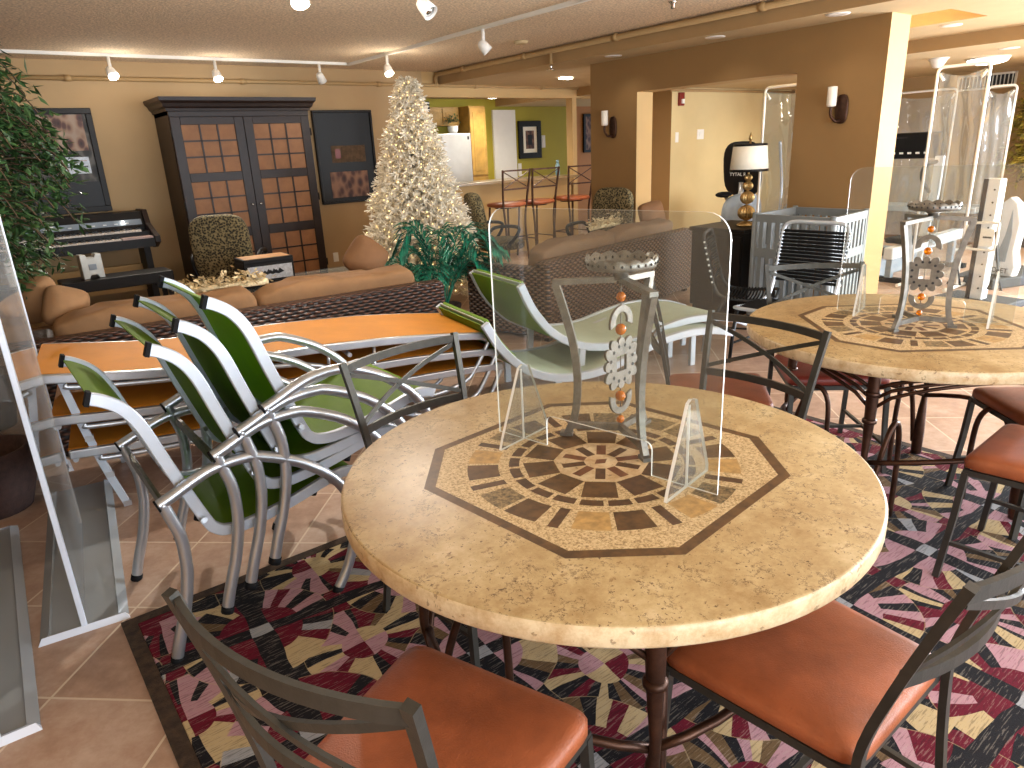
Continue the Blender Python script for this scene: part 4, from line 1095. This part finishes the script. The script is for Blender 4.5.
def cab(label, x0, x1, z0, z1, doors, y0=10.03):
    t = thing('kitchen_cabinet', label, 'cabinet', ((x0+x1)/2, 10.3, z0)); w = (x1-x0)/2; h = z1-z0
    MB().bx((-w, y0-10.3+.02, 0), (w, .28, h)).build('carcass', 'cab_oak', t)
    for a, b, c, d in doors:
        dd = MB().bx((a-(x0+x1)/2+.005, y0-10.3, c-z0+.005), (b-(x0+x1)/2-.005, y0-10.3+.02, d-z0-.005)).build('door', 'cab_oak', t, .003, 1)
        q = MB()
        xa, xb, za, zb = a-(x0+x1)/2+.06, b-(x0+x1)/2-.06, c-z0+.07, d-z0-.07
        q.bx((xa, y0-10.3-.006, za), (xb, y0-10.3+.004, zb)); q.build('raised_panel', 'cab_oak', dd, .005, 1)
cab('tall narrow oak pantry cabinet right of the refrigerator', 7.07, 7.40, 0, 2.22, [(7.07, 7.40, .1, 1.10), (7.07, 7.40, 1.12, 2.2)])
cab('oak wall cabinets above the refrigerator', 5.3, 7.05, 1.93, 2.22, [(5.3, 5.75, 1.94, 2.21), (5.75, 6.2, 1.94, 2.21), (6.2, 6.72, 1.94, 2.21), (6.72, 7.05, 1.94, 2.21)], 10.3)
plate('white switch plate on green wall right of the small picture', (9.15, 10.6, 1.63), .09, .22, cat='switch')
plate('white outlet on the green wall between the door and picture', (8.55, 10.6, 1.15), .08, .22, cat='outlet')
o = MB().bx((5.08, 8.42, 2.03), (5.30, 8.498, 2.16)).build('wall_speaker', 'black_plastic'); tag(o, 'small black speaker box high on the wall left of kitchen opening', 'speaker')

# ------------------------------------------------------------------ sconces on the brown wall
def sconce(loc, label):
    t = thing('wall_sconce', label, 'wall lamp', loc, 0, 'sconces on the brown wall')
    MB().ball((-.012, -.05, -.03), (.014, .055, .115), 14, 12, 0, .7).build('backplate', 'table_bronze', t)
    MB().tube(spline([(-.02, -.045, -.12), (-.07, -.03, -.12), (-.09, 0, -.07), (-.09, 0, -.005)], 4), .012, 8).build('arm', 'table_bronze', t)
    MB().lathe([(.02, -.01), (.036, -.004), (.038, .01), (.038, .145), (.034, .145), (.033, .01), (0, .01)], 20, (-.09, 0, 0)).build('shade', 'glass_shade', t)
sconce((6.0, 5.80, 1.72), 'wall sconce with white cylinder shade at left of the opening')
sconce((6.0, 3.20, 1.73), 'wall sconce with white cylinder shade right of the opening, nearer the cream pillar end')

# ------------------------------------------------------------------ lamp on cabinet, lattice pen, bungee chairs
t = thing('side_cabinet', 'dark wood side cabinet holding the gold lamp beside the grey pen', 'cabinet', (5.60, 3.82, 0))
MB().bx((-.30, -.27, .05), (.30, .27, .73)).build('carcass', 'black_wood', t, .004, 1); MB().bx((-.32, -.29, .73), (.32, .29, .765)).build('top', 'black_wood', t, .006, 2)
for s in (-1, 1):
    d = MB().bx((-.315, s*.135-.125, .09), (-.30, s*.135+.125, .70)).build('door', 'black_wood', t, .004, 1)
    MB().ball((-.325, s*.03, .42), .012, 8, 6).build('knob', 'lamp_gold', d)
MB().bx((-.28, -.25, 0), (.28, .25, .05)).build('plinth', 'black_wood', t)
t = thing('table_lamp', 'gold bead stacked table lamp with a cream drum shade on dark cabinet', 'lamp', (5.55, 3.70, .765))
MB().lathe([(.075, 0), (.08, .012), (.05, .03), (.02, .045), (.0, .05)], 20).build('base', 'lamp_gold', t)
for z, r in ((.115, .075), (.245, .062), (.345, .045), (.415, .034)):
    MB().lathe([(.01, z-r*.92)]+[(max(.01, r*math.cos(a*PI/12)), z+r*.9*math.sin(a*PI/12)) for a in range(-5, 6)]+[(.01, z+r*.92)], 36, (0, 0, 0), 0, False, .16).build('bead', 'lamp_gold', t)
MB().tube([(0, 0, .03), (0, 0, .74)], .008, 8).build('stem', 'lamp_gold', t)
sh = MB().lathe([(.162, .47), (.140, .695), (.137, .695), (.159, .47)], 40).build('shade', 'shade_cream', t)
for z, r in ((.478, .163), (.687, .142)): MB().lathe([(r-.002, z-.010), (r+.001, z-.010), (r-.001, z+.010), (r-.004, z+.010)], 40).build('trim_band', 'black_wood', sh)
MB().lathe([(.006, .72), (.018, .735), (.012, .76), (.004, .785), (0, .79)], 12).build('finial', 'lamp_gold', t)

t = thing('lattice_pen', 'grey slatted square pen standing against the brown wall', 'pen', (0, 0, 0))
cs = [(5.10, 2.66), (5.76, 2.74), (5.80, 3.38), (5.14, 3.34)]; H = .92
for i in range(4):
    a = Vector((*cs[i], 0)); b = Vector((*cs[(i+1) % 4], 0)); d = (b-a); L = d.length; d.normalize(); M4 = Matrix.Translation(a) @ Matrix.Rotation(math.atan2(d.y, d.x), 4, 'Z')
    m = MB()
    def pb(x0, z0, x1, z1):
        k = len(m.v); m.bx((x0, -.015, z0), (x1, .015, z1))
        for q in range(k, len(m.v)): m.v[q] = tuple(M4 @ Vector(m.v[q]))
    for z0, z1 in ((.03, .10), (.58, .65), (.86, H)): pb(0, z0, L, z1)
    n = 9
    for k in range(n+1):
        x = L*k/n; w = .035 if k in (0, n) else .017; pb(max(0, x-w), .10, min(L, x+w), .58); pb(max(0, x-w), .65, min(L, x+w), .86)
    m.build('slatted_panel', 'grey_pen', t)
    MB().tube([a, a+Vector((0, 0, H+.01))], .022, 8).build('corner_post', 'grey_pen', t)

def make_bungee(fm):
    t = thing('bungee_chair', '', 'chair')                 # faces +x
    w = .235
    loop = spline([(.24, -w, .40), (.0, -w, .385), (-.17, -w, .41), (-.24, -w, .50), (-.30, -w, .72), (-.335, -w, .87), (-.345, -w+.05, .925), (-.347, 0, .93), (-.345, w-.05, .925), (-.335, w, .87), (-.30, w, .72), (-.24, w, .50), (-.17, w, .41), (.0, w, .385), (.24, w, .40)], 5)
    MB().tube(loop+[Vector((.26, w-.04, .402)), Vector((.26, -w+.04, .402))], .013, 8, 0, True).build('frame', fm, t)
    m = MB()
    for k in range(15):
        u = k/14; x = -.255-.078*u; z = .53+.335*u
        m.tube([(x, -w-.014, z), (x-.012, 0, z), (x, w+.014, z)], .0115, 6)
    m.build('back_cords', 'black_rubber', t)
    m = MB()
    for k in range(15):
        x = -.15+.026*k; m.tube([(x, -w-.014, .40), (x, 0, .385), (x, w+.014, .40)], .0075, 6)
    m.build('seat_cords', 'black_rubber', t)
    m = MB()
    for k in range(0, 15, 2):
        u = k/14
        for s in (-1, 1): m.ball((-.255-.078*u, s*(w+.014), .53+.335*u), .009, 8, 6)
    m.build('cord_knobs', 'white_paint', t)
    for s in (-1, 1):
        MB().tube([(.21, s*w, .39), (.23, s*(w+.01), .2), (.25, s*(w+.015), .0)], .013, 8).build('leg', 'black_plastic', t)
        MB().tube([(-.15, s*w, .40), (-.23, s*(w+.01), .2), (-.29, s*(w+.015), .0)], .013, 8).build('leg', 'black_plastic', t)
        MB().tube([(.235, s*(w+.01), .14), (-.25, s*(w+.01), .14)], .009, 8).build('stretcher', 'black_plastic', t)
    return t
g = 'black bungee cord chairs'
bc = make_bungee('alu_paint'); bc.location = (4.36, 2.56, 0); bc.rotation_euler.z = rad(182); bc['group'] = g
bc['label'] = 'bungee cord chair in front of the grey pen, black cords on a white frame'
bd = make_bungee('mat_dark'); bd.location = (4.74, 3.12, 0); bd.rotation_euler.z = rad(-62); bd.scale = (.9, .9, .9); bd['group'] = g  # frame given a dark colour for the shade it stands in
bd['label'] = 'shaded bungee cord chair turned sideways, behind the clear guard by the dark cabinet'

# ------------------------------------------------------------------ gym beyond the wall
def screen(loc, rz, W, H, label):
    t = thing('vinyl_screen', label, 'screen', loc, rz, 'tall clear vinyl screens')
    r = .05; arc = [(W/2-r+r*math.sin(a*PI/12), H-r+r*math.cos(a*PI/12)) for a in range(0, 7)]
    pts = [(-W/2, .02)]+[(-x, z) for x, z in arc[::-1]]+arc+[(W/2, .02)]
    MB().tube([(0, x, z) for x, z in pts], .014, 8).build('pipe_frame', 'white_paint', t)
    m = MB(); nu, nv = 14, 30; rr = random.Random(int(W*1000+loc[1]*10)); vs = []; ph = rr.random()*6
    for j in range(nv+1):
        for i in range(nu+1):
            u, v = i/nu, j/nv; sag = .05*math.sin(PI*u)*(v**8)
            vs.append((.012*math.sin(u*15+ph+2*math.sin(v*4))*(1-.3*v)+.01*math.sin(v*17+u*5), -W/2+.02+(W-.04)*u, .10+(H-.14)*v-sag))
    m.add(vs, [(j*(nu+1)+i, j*(nu+1)+i+1, (j+1)*(nu+1)+i+1, (j+1)*(nu+1)+i) for j in range(nv) for i in range(nu)], 0, True)
    m.build('vinyl_sheet', 'clear_vinyl', t)
    for s in (-1, 1):
        MB().tube([(-.28, s*W/2, .02), (.28, s*W/2, .02)], .018, 8).build('foot_pipe', 'white_paint', t)
        MB().tube([(0, s*(W/2-.02), H-.06), (.0, s*(W/2-.06), H-.12)], .012, 6).build('sheet_clip', 'white_paint', t)
    return t
screen((7.66, 2.90, 0), 0, .44, 2.06, 'tallest clear vinyl screen, just right of the cream pillar')
screen((10.3, 3.44, 0), 0, .31, 1.97, 'clear vinyl screen on white pipes near the right picture edge')
screen((7.15, 4.18, 0), rad(3), .86, 2.01, 'clear vinyl screen on white pipes behind the wall opening, beside the gold lamp')
screen((10.6, 4.45, 0), 0, .8, 2.0, 'clear vinyl screen far back behind the treadmill console')

t = thing('treadmill', 'treadmill with wide black console behind the pillar end', 'treadmill', (8.6, 3.85, 0))
MB().bx((-1.05, -.36, .0), (.25, .36, .20)).build('deck', 'grey_machine', t, .02, 2); MB().bx((-1.03, -.26, .20), (.0, .26, .207)).build('belt', 'black_rubber', t)
for s in (-1, 1):
    MB().bar([(.1, s*.36, .08), (.30, s*.37, .8), (.36, s*.35, 1.22)], .09, .05, (1, 0, 0)).build('upright', 'white_machine', t)
    MB().tube(spline([(.34, s*.33, 1.16), (.12, s*.33, 1.14), (.0, s*.33, 1.08), (.02, s*.33, .98), (.2, s*.345, .84)], 4), .022, 8).build('handrail', 'black_rubber', t)
R = ry3(rad(-18))
cn = MB(); cn.box((.36, 0, 1.34), (.05, .70, .30), 0, R); cs_ = cn.build('console', 'black_plastic', t, .02, 3)
MB().box((.333, .09, 1.37), (.006, .12, .03), 0, R).build('red_display', 'red_led', t)
m = MB()
for k in range(6): m.box((.33, .25-.09*k, 1.26), (.01, .04, .02), 0, R)
m.build('buttons', 'white_paint', t)
text('SPORTS', .05, (.305, .10, 1.445), (PI/2+rad(0), 0, -PI/2), 'white_paint', t)
t = thing('elliptical_trainer', 'grey and blue elliptical trainer seen through the vinyl screen by the lamp', 'exercise machine', (8.3, 4.75, 0), rad(12))
MB().ball((0, 0, .50), (.55, .14, .30), 24, 14, 0, .75).build('drive_housing', 'grey_machine', t); MB().ball((.0, -.135, .55), (.26, .03, .16), 20, 10).build('side_cover', 'white_machine', t)
MB().bx((-.9, -.25, .02), (.7, -.18, .10)).build('floor_rail', 'grey_machine', t); MB().bx((-.9, .18, .02), (.7, .25, .10)).build('floor_rail', 'grey_machine', t)
MB().bar([(-.2, 0, .6), (-.05, 0, 1.0), (.05, 0, 1.34)], .09, .07, (1, 0, 0)).build('mast', 'grey_machine', t)
MB().box((.0, 0, 1.42), (.09, .36, .30), 0, ry3(rad(-20))).build('console', 'grey_machine', t, .03, 2)
MB().box((-.045, 0, 1.43), (.02, .28, .2), 0, ry3(rad(-20))).build('screen', 'mat_dark', t)
for s in (-1, 1):
    MB().tube(spline([(-.1, s*.24, .35), (.0, s*.27, .9), (-.1, s*.27, 1.25), (-.22, s*.25, 1.45)], 5), .018, 8).build('swing_arm', 'alu_paint', t)
    MB().bx((-.75, s*.2-.07, .25), (-.40, s*.2+.07, .30)).build('pedal', 'black_rubber', t)
t = thing('exercise_bike', 'black upright exercise bike cover with white lettering behind the gold lamp', 'exercise machine', (8.55, 5.80, 0), rad(6))
MB().ball((0, 0, 1.12), (.04, .28, .36), 24, 14, 0, .6, ry3(rad(-8))).build('rear_shroud', 'black_plastic', t)
MB().ball((.05, 0, .5), (.5, .10, .30), 22, 12, 0, .7).build('frame_housing', 'grey_machine', t)
MB().tube([(.0, 0, .55), (.0, 0, .95)], .04, 10).build('seat_post', 'alu', t)
MB().ball((-.25, .12, .80), (.14, .10, .04), 16, 8).build('saddle', 'black_rubber', t); MB().tube([(-.22, .12, .78), (-.05, .02, .55)], .025, 8).build('saddle_post', 'alu', t)
for x in (-.45, .45): MB().bx((x-.05, -.27, 0), (x+.05, .27, .07)).build('floor_bar', 'black_rubber', t)
MB().bar([(-.45, 0, .05), (.45, 0, .05)], .06, .05).build('base_beam', 'grey_machine', t); MB().bx((-.06, -.05, .05), (.06, .05, .4)).build('base_post', 'grey_machine', t)
text('TYTAL R', .062, (-.047, .04, 1.05), (PI/2, 0, -PI/2), 'white_paint', t)

t = thing('resistance_column', 'white perforated exercise column with black straps behind the right table', 'exercise machine', (7.02, 2.28, 0), rad(-8))
MB().bx((-.05, -.066, .06), (.05, .066, 1.09)).build('upright', 'white_machine', t, .006, 1); MB().bx((-.056, .030, .06), (-.05, .067, 1.09)).build('dark_channel', 'dark_wood', t)
m = MB()
for k in range(9): m.tube([(-.051, -.03, .16+k*.105), (-.055, -.03, .16+k*.105)], .008, 8)
m.build('pin_holes', 'mat_dark', t)
MB().bx((-.22, -.30, 0), (.25, .30, .06)).build('base_plate', 'mat_dark', t, .01, 1)
MB().tube(spline([(-.07, .13, .70), (-.075, .13, .52), (-.075, .10, .50), (-.075, -.09, .50), (-.075, -.12, .53), (-.075, -.12, .70), (-.07, -.10, .73), (-.06, .09, .72)], 4), .012, 8).build('sliding_bracket', 'white_paint', t)
MB().bx((-.085, -.10, .53), (-.078, .01, .68)).build('instruction_card', 'white_paint', t); MB().bx((-.088, -.085, .60), (-.084, -.015, .615)).build('card_print', 'mat_dark', t)
for s in (-1, 1):
    st = MB().bar([(-.06, s*.10, .66), (-.07, s*.17, .36)], .012, .03, (1, 0, 0)).build('strap', 'black_rubber', t)
    MB().tube([(-.07, s*.17, .36), (-.07, s*.17+.055, .17), (-.07, s*.17-.055, .17)], .010, 6, 0, True).build('stirrup_handle', 'black_rubber', st)
t = thing('stepper_machine', 'white and blue curved exercise machine at the right picture edge', 'exercise machine', (8.1, 2.45, 0), rad(-20))
MB().prism([(-.16, .10), (.14, .10), (.16, .2), (.12, .35), (.14, .62), (.08, .80), (.0, .86), (-.07, .80), (-.06, .55), (-.13, .3)], -.05, .05, 0, Matrix(((0, 0, 1, 0), (-1, 0, 0, 0), (0, 1, 0, 0), (0, 0, 0, 1)))).build('body', 'white_machine', t, .015, 2)
MB().prism([(-.05, .24), (.06, .24), (.08, .5), (.05, .74), (.02, .5)], -.056, -.05, 0, Matrix(((0, 0, 1, 0), (-1, 0, 0, 0), (0, 1, 0, 0), (0, 0, 0, 1)))).build('side_stripe', 'grey_machine', t)
MB().bx((-.3, -.16, .0), (.3, .16, .10)).build('base', 'mat_dark', t, .01, 1)
text('POLET', .07, (-.053, 0, .15), (PI/2, 0, -PI/2), 'mat_dark', t)
t = thing('rowing_machine', 'rowing machine with a long pale rail behind the right hand candle stand', 'exercise machine', (8.3, 3.27, 0), rad(-4))
MB().bar([(-.75, 0, .30), (.75, 0, .37)], .10, .12).build('rail', 'white_machine', t, .01, 1)
MB().lathe([(.02, -.05), (.12, -.045), (.13, -.03), (.13, .03), (.12, .045), (.02, .05)], 28, (0, 0, 0)).build('flywheel', 'basket_brown', t)
t.children  # flywheel stands upright at the front end
for o in bpy.data.objects:
    if o.parent == t and o.name.startswith('flywheel'): o.location = (.80, 0, .42); o.rotation_euler = (PI/2, 0, 0)
MB().bx((-.55, -.16, .38), (-.25, .16, .44)).build('seat', 'black_rubber', t, .02, 2)
for x in (-.68, .62): MB().bx((x-.04, -.17, 0), (x+.04, .17, .05)).build('floor_bar', 'black_rubber', t); MB().bx((x-.03, -.03, .04), (x+.03, .03, .32)).build('strut', 'grey_machine', t)
text('ROW', .09, (.1, -.054, .335), (PI/2, 0, 0), 'mat_dark', t)
o = MB().bx((8.3, 1.2, .0), (9.35, 2.95, .012)).build('exercise_mat', 'mat_dark', None, .004, 1); tag(o, 'dark exercise mat on the gym floor at the right picture edge', 'mat')
t = thing('storage_bench', 'long low grey and brown gym bench beyond the cream pillar', 'bench', (10.95, 4.75, 0))
MB().bx((-.25, -1.1, .42), (.25, 1.1, .50)).build('top', 'white_machine', t, .01, 1); MB().bx((-.22, -1.05, .0), (.22, 1.05, .42)).build('body', 'pillow_brown', t)
leafy('golden_plant', 'tall gold and green leafy plant at the far right edge', (11.0, 3.05, 0), .9, 2.10, .34, 4000, 'leaf_gold', 9, 1.2, .10)
t = thing('return_vent', 'white framed louvred air vent high on the far gym wall', 'vent', (X1, 4.08, 2.10), 0)
m = MB(); w, h = .36, .10
for a, b in (((-w, -h), (w, -h+.025)), ((-w, h-.025), (w, h)), ((-w, -h), (-w+.025, h)), ((w-.025, -h), (w, h))): m.bx((-.02, a[0], a[1]), (0, b[0], b[1]))
m.build('frame', 'trim_white', t); MB().bx((-.006, -w+.02, -h+.02), (-.001, w-.02, h-.02)).build('backing', 'mat_dark', t)
m = MB()
for k in range(15): m.box((-.012, -w+.05+k*.047, 0), (.014, .012, 2*h-.05), 0, rz3(rad(30)))
m.build('louvres', 'silver_box', t)
plate('thermostat on the cream gym wall inside the opening', (9.18, 7.0, 1.60), .16, .14, name='thermostat', cat='thermostat')
plate('white switch plate left of the thermostat on the gym wall', (8.63, 7.0, 1.57), .07, .14, cat='switch', inner=False)
t = thing('fire_alarm', 'red fire alarm strobe high on the gym wall, seen through the opening', 'alarm', (8.68, 7.0, 2.09))
MB().bx((-.05, -.05, -.09), (.05, 0, .09)).build('housing', 'alarm_red', t, .006, 1); MB().bx((-.025, -.07, -.06), (.025, -.045, .0)).build('strobe_lens', 'white_paint', t)
DAY = 115; EXPO = 0.72
# ------------------------------------------------------------------ lamps
def spot(loc, to, power, size, blend=.6, col=(1, .94, .85), rad_=.04):
    l = bpy.data.lights.new('spot', 'SPOT'); l.energy = power; l.spot_size = rad(size); l.spot_blend = blend; l.color = col; l.shadow_soft_size = rad_
    o = bpy.data.objects.new('lamp_beam', l); COL.objects.link(o); o.location = loc
    o.rotation_euler = (Vector(to)-Vector(loc)).to_track_quat('-Z', 'Y').to_euler(); return o
def area(loc, to, power, sx, sy, col=(1, 1, 1), name='daylight'):
    l = bpy.data.lights.new(name, 'AREA'); l.shape = 'RECTANGLE'; l.size = sx; l.size_y = sy; l.energy = power; l.color = col
    o = bpy.data.objects.new(name, l); COL.objects.link(o); o.location = loc
    o.rotation_euler = (Vector(to)-Vector(loc)).to_track_quat('-Z', 'Y').to_euler(); return o
def track(label, a, b):
    o = MB().bar([a, b], .035, .028).build('lighting_track', 'trim_white', None); return tag(o, label, 'track')
track('white lighting track along the ceiling by the armoire wall', (-1.2, 7.95, ZC-.014), (3.93, 7.95, ZC-.014))
track('lighting track running from the tree towards the camera across the ceiling', (3.98, 8.0, ZC-.014), (3.98, 1.0, ZC-.014))
track('lighting track over the sofas whose nearest lamp hangs at the top picture edge', (1.2, 4.02, ZC-.014), (3.6, 4.02, ZC-.014))
def head(x, y, aim, on, label, drop=.13, power=60):
    z = ZC-.028
    t = thing('track_spotlight', label, 'spotlight', (x, y, z), 0, 'track spotlights')
    MB().tube([(0, 0, 0), (0, 0, -drop)], .016, 8).build('stem', 'trim_white', t)
    d = (Vector(aim)-Vector((x, y, z-drop))).normalized(); P = Vector((0, 0, -drop)); q = d.to_track_quat('Z', 'Y').to_matrix().to_4x4()
    sh = MB(); M = Matrix.Translation(P) @ q
    prof = [(.018, -.05), (.034, -.04), (.042, -.01), (.05, .06), (.046, .06), (.038, -.005), (0, -.01)]
    k = MB().lathe(prof, 18); sh.add([M @ Vector(v) for v in k.v], k.f, 0, True); sh.build('lamp_shade', 'trim_white', t)
    b = MB().lathe([(.001, .035), (.03, .038), (.036, .05), (.001, .056)], 16); bb = MB(); bb.add([M @ Vector(v) for v in b.v], b.f, 0, True)
    bb.build('lamp_face', 'bulb_warm' if on else 'chrome', t)
    if on:
        spot(Vector((x, y, z))+P+d*.09, aim, power, 95)
        l = bpy.data.lights.new('glow', 'POINT'); l.energy = 22 if y < 5 else 4; l.color = (1, .91, .80); l.shadow_soft_size = .05  # extra point light, added to brighten the ceiling
        g = bpy.data.objects.new('ceiling_fill', l); COL.objects.link(g); g.location = Vector((x, y, z-.02))+P+d*.12
head(1.50, 7.95, (1.7, 7.0, 1.3), True, 'leftmost lit track spotlight near the piano')
head(2.47, 7.95, (2.5, 7.0, 1.0), True, 'lit track spotlight above the armoire')
head(3.60, 7.95, (4.3, 8.5, 1.2), False, 'unlit track spotlight above the black picture', .13, 0)
head(3.98, 7.09, (3.85, 6.3, 1.2), True, 'lit track spotlight just above the white tree top', .13, 50)
head(3.98, 5.37, (4.6, 4.9, 1.4), False, 'unlit track spotlight right of the white tree, turned aside')
head(2.55, 4.02, (3.0, 3.0, 1.2), False, 'track spotlight with a pale glass face at the top edge, right of the bright one', .15)
head(1.75, 4.02, (1.5, 3.0, .6), True, 'glowing track spotlight cut by the top picture edge', .15, 45)
def downlight(x, y, z, label, power=3.5, col=(1, .93, .82)):
    t = thing('recessed_downlight', label, 'downlight', (x, y, z), 0, 'recessed downlights in the soffit')
    MB().lathe([(.055, -.004), (.085, -.006), (.09, 0), (.055, 0)], 24).build('trim_ring', 'trim_white', t)
    MB().lathe([(.001, -.003), (.055, -.003), (.055, -.001), (.001, -.001)], 20).build('lens', 'bulb_white', t)
    if power: spot((x, y, z-.02), (x, y, 0), power, 130, .8, col, .06)
downlight(5.71, 5.48, ZS, 'recessed downlight farthest along the soffit, by the sconce')
downlight(5.68, 4.21, ZS, 'recessed downlight in the middle of the soffit above the opening')
downlight(5.64, 3.07, ZS, 'recessed downlight in the soffit nearest the pillar end')
downlight(6.05, 2.15, ZS, 'recessed downlight at the top edge right of the pillar')
downlight(7.3, 2.92, ZS, 'recessed downlight below the ochre tray')
downlight(8.75, 2.92, ZL, 'recessed downlight above the oval lamp in the gym')
t = thing('ceiling_lamp', 'oval glowing ceiling lamp in the gym', 'ceiling lamp', (9.6, 3.40, ZL))
MB().ball((0, 0, -.03), (.20, .20, .045), 24, 10).build('diffuser', 'tube_white', t); MB().lathe([(.21, -.02), (.22, 0), (.15, 0)], 24).build('rim', 'trim_white', t)
spot((9.6, 3.4, ZL-.1), (9.6, 3.4, 0), 90, 150, .8, (1, .95, .85), .15)
t = thing('emergency_light', 'white cone shaped fitting on the gym ceiling', 'ceiling fitting', (8.95, 3.66, ZL))
MB().lathe([(.03, -.10), (.05, -.09), (.09, -.02), (.11, 0)], 18).build('cover', 'trim_white', t)
t = thing('ceiling_lamp', 'flat white lamp on the kitchen side ceiling behind the header', 'ceiling lamp', (6.72, 7.3, ZS))
MB().bx((-.09, -.05, -.02), (.09, .05, 0)).build('diffuser', 'bulb_white', t, .01, 1); spot((6.72, 7.3, ZS-.06), (6.72, 7.3, 0), 60, 150, .8, (1, .86, .66), .1)
t = thing('ceiling_lamp', 'round lamp on the kitchen ceiling over the refrigerator', 'ceiling lamp', (7.2, 9.5, ZS))
MB().ball((0, 0, -.03), (.2, .2, .05), 20, 8).build('diffuser', 'bulb_white', t); spot((7.2, 9.5, ZS-.1), (7.2, 9.5, 0), 75, 165, .8, (1, .92, .75), .15)
spot((10, 5.6, ZL-.05), (10, 5.9, 0), 60, 160, .8, (1, .94, .82), .2)
for y in (3.0, 3.8):  # added fill lights with no fitting, to brighten the ochre tray
    l = bpy.data.lights.new('cove', 'POINT'); l.energy = 9; l.color = (1, .9, .7); l.shadow_soft_size = .04
    o = bpy.data.objects.new('tray_fill_light', l); COL.objects.link(o); o.location = (tx0+.1, y, ZS+.2)
spot((7.2, 6.4, ZS-.05), (7.8, 6.9, 0), 30, 160, .8, (1, .92, .8), .1)  # added light without a fitting, brightens the brown gym wall end
# daylight through the tall windows behind the camera
for i, (a, b) in enumerate(wx): area(((a+b)/2, Y0-.35, 1.3), ((a+b)/2, 5, 2.0), DAY*(1.15, 1.1, 1.0, .7)[i], b-a, 2.1, (.84, .92, 1.0))
for a, b in wsy: area((SX+.45, (a+b)/2, 1.2), (0, (a+b)/2+.6, .6), DAY*3.3, b-a, 2.0, (.84, .92, 1.0))
w = bpy.data.worlds.new('World'); S.world = w; w.use_nodes = True
bg = w.node_tree.nodes['Background']; bg.inputs[0].default_value = (.72, .85, 1, 1); bg.inputs[1].default_value = 1.2

# ------------------------------------------------------------------ camera
cam = bpy.data.cameras.new('Camera'); co = bpy.data.objects.new('Camera', cam); COL.objects.link(co)
f = 695.0; cam.sensor_fit = 'HORIZONTAL'; cam.sensor_width = 36; cam.lens = f/1024*36; cam.clip_start = .02; cam.clip_end = 60
n = Vector((98, 2066, f)).normalized(); Yc = Vector((-60-512, 179-384, f)); Yc = (Yc-n*Yc.dot(n)).normalized(); Zc = -n; Xc = Yc.cross(Zc)
# rows: world axes in camera coordinates (right, down, forward)
right = Vector((Xc.x, Yc.x, Zc.x)); down = Vector((Xc.y, Yc.y, Zc.y)); fwd = Vector((Xc.z, Yc.z, Zc.z))
co.matrix_world = Matrix(((right.x, -down.x, -fwd.x, 0), (right.y, -down.y, -fwd.y, 0), (right.z, -down.z, -fwd.z, 1.5), (0, 0, 0, 1)))
S.camera = co
S.view_settings.view_transform = 'Standard'; S.view_settings.look = 'None'; S.view_settings.gamma = 1; S.view_settings.use_curve_mapping = False
S.view_settings.exposure = EXPO
S.cycles.use_denoising = True; S.cycles.max_bounces = 10; S.cycles.transparent_max_bounces = 24; S.cycles.caustics_reflective = False; S.cycles.caustics_refractive = False
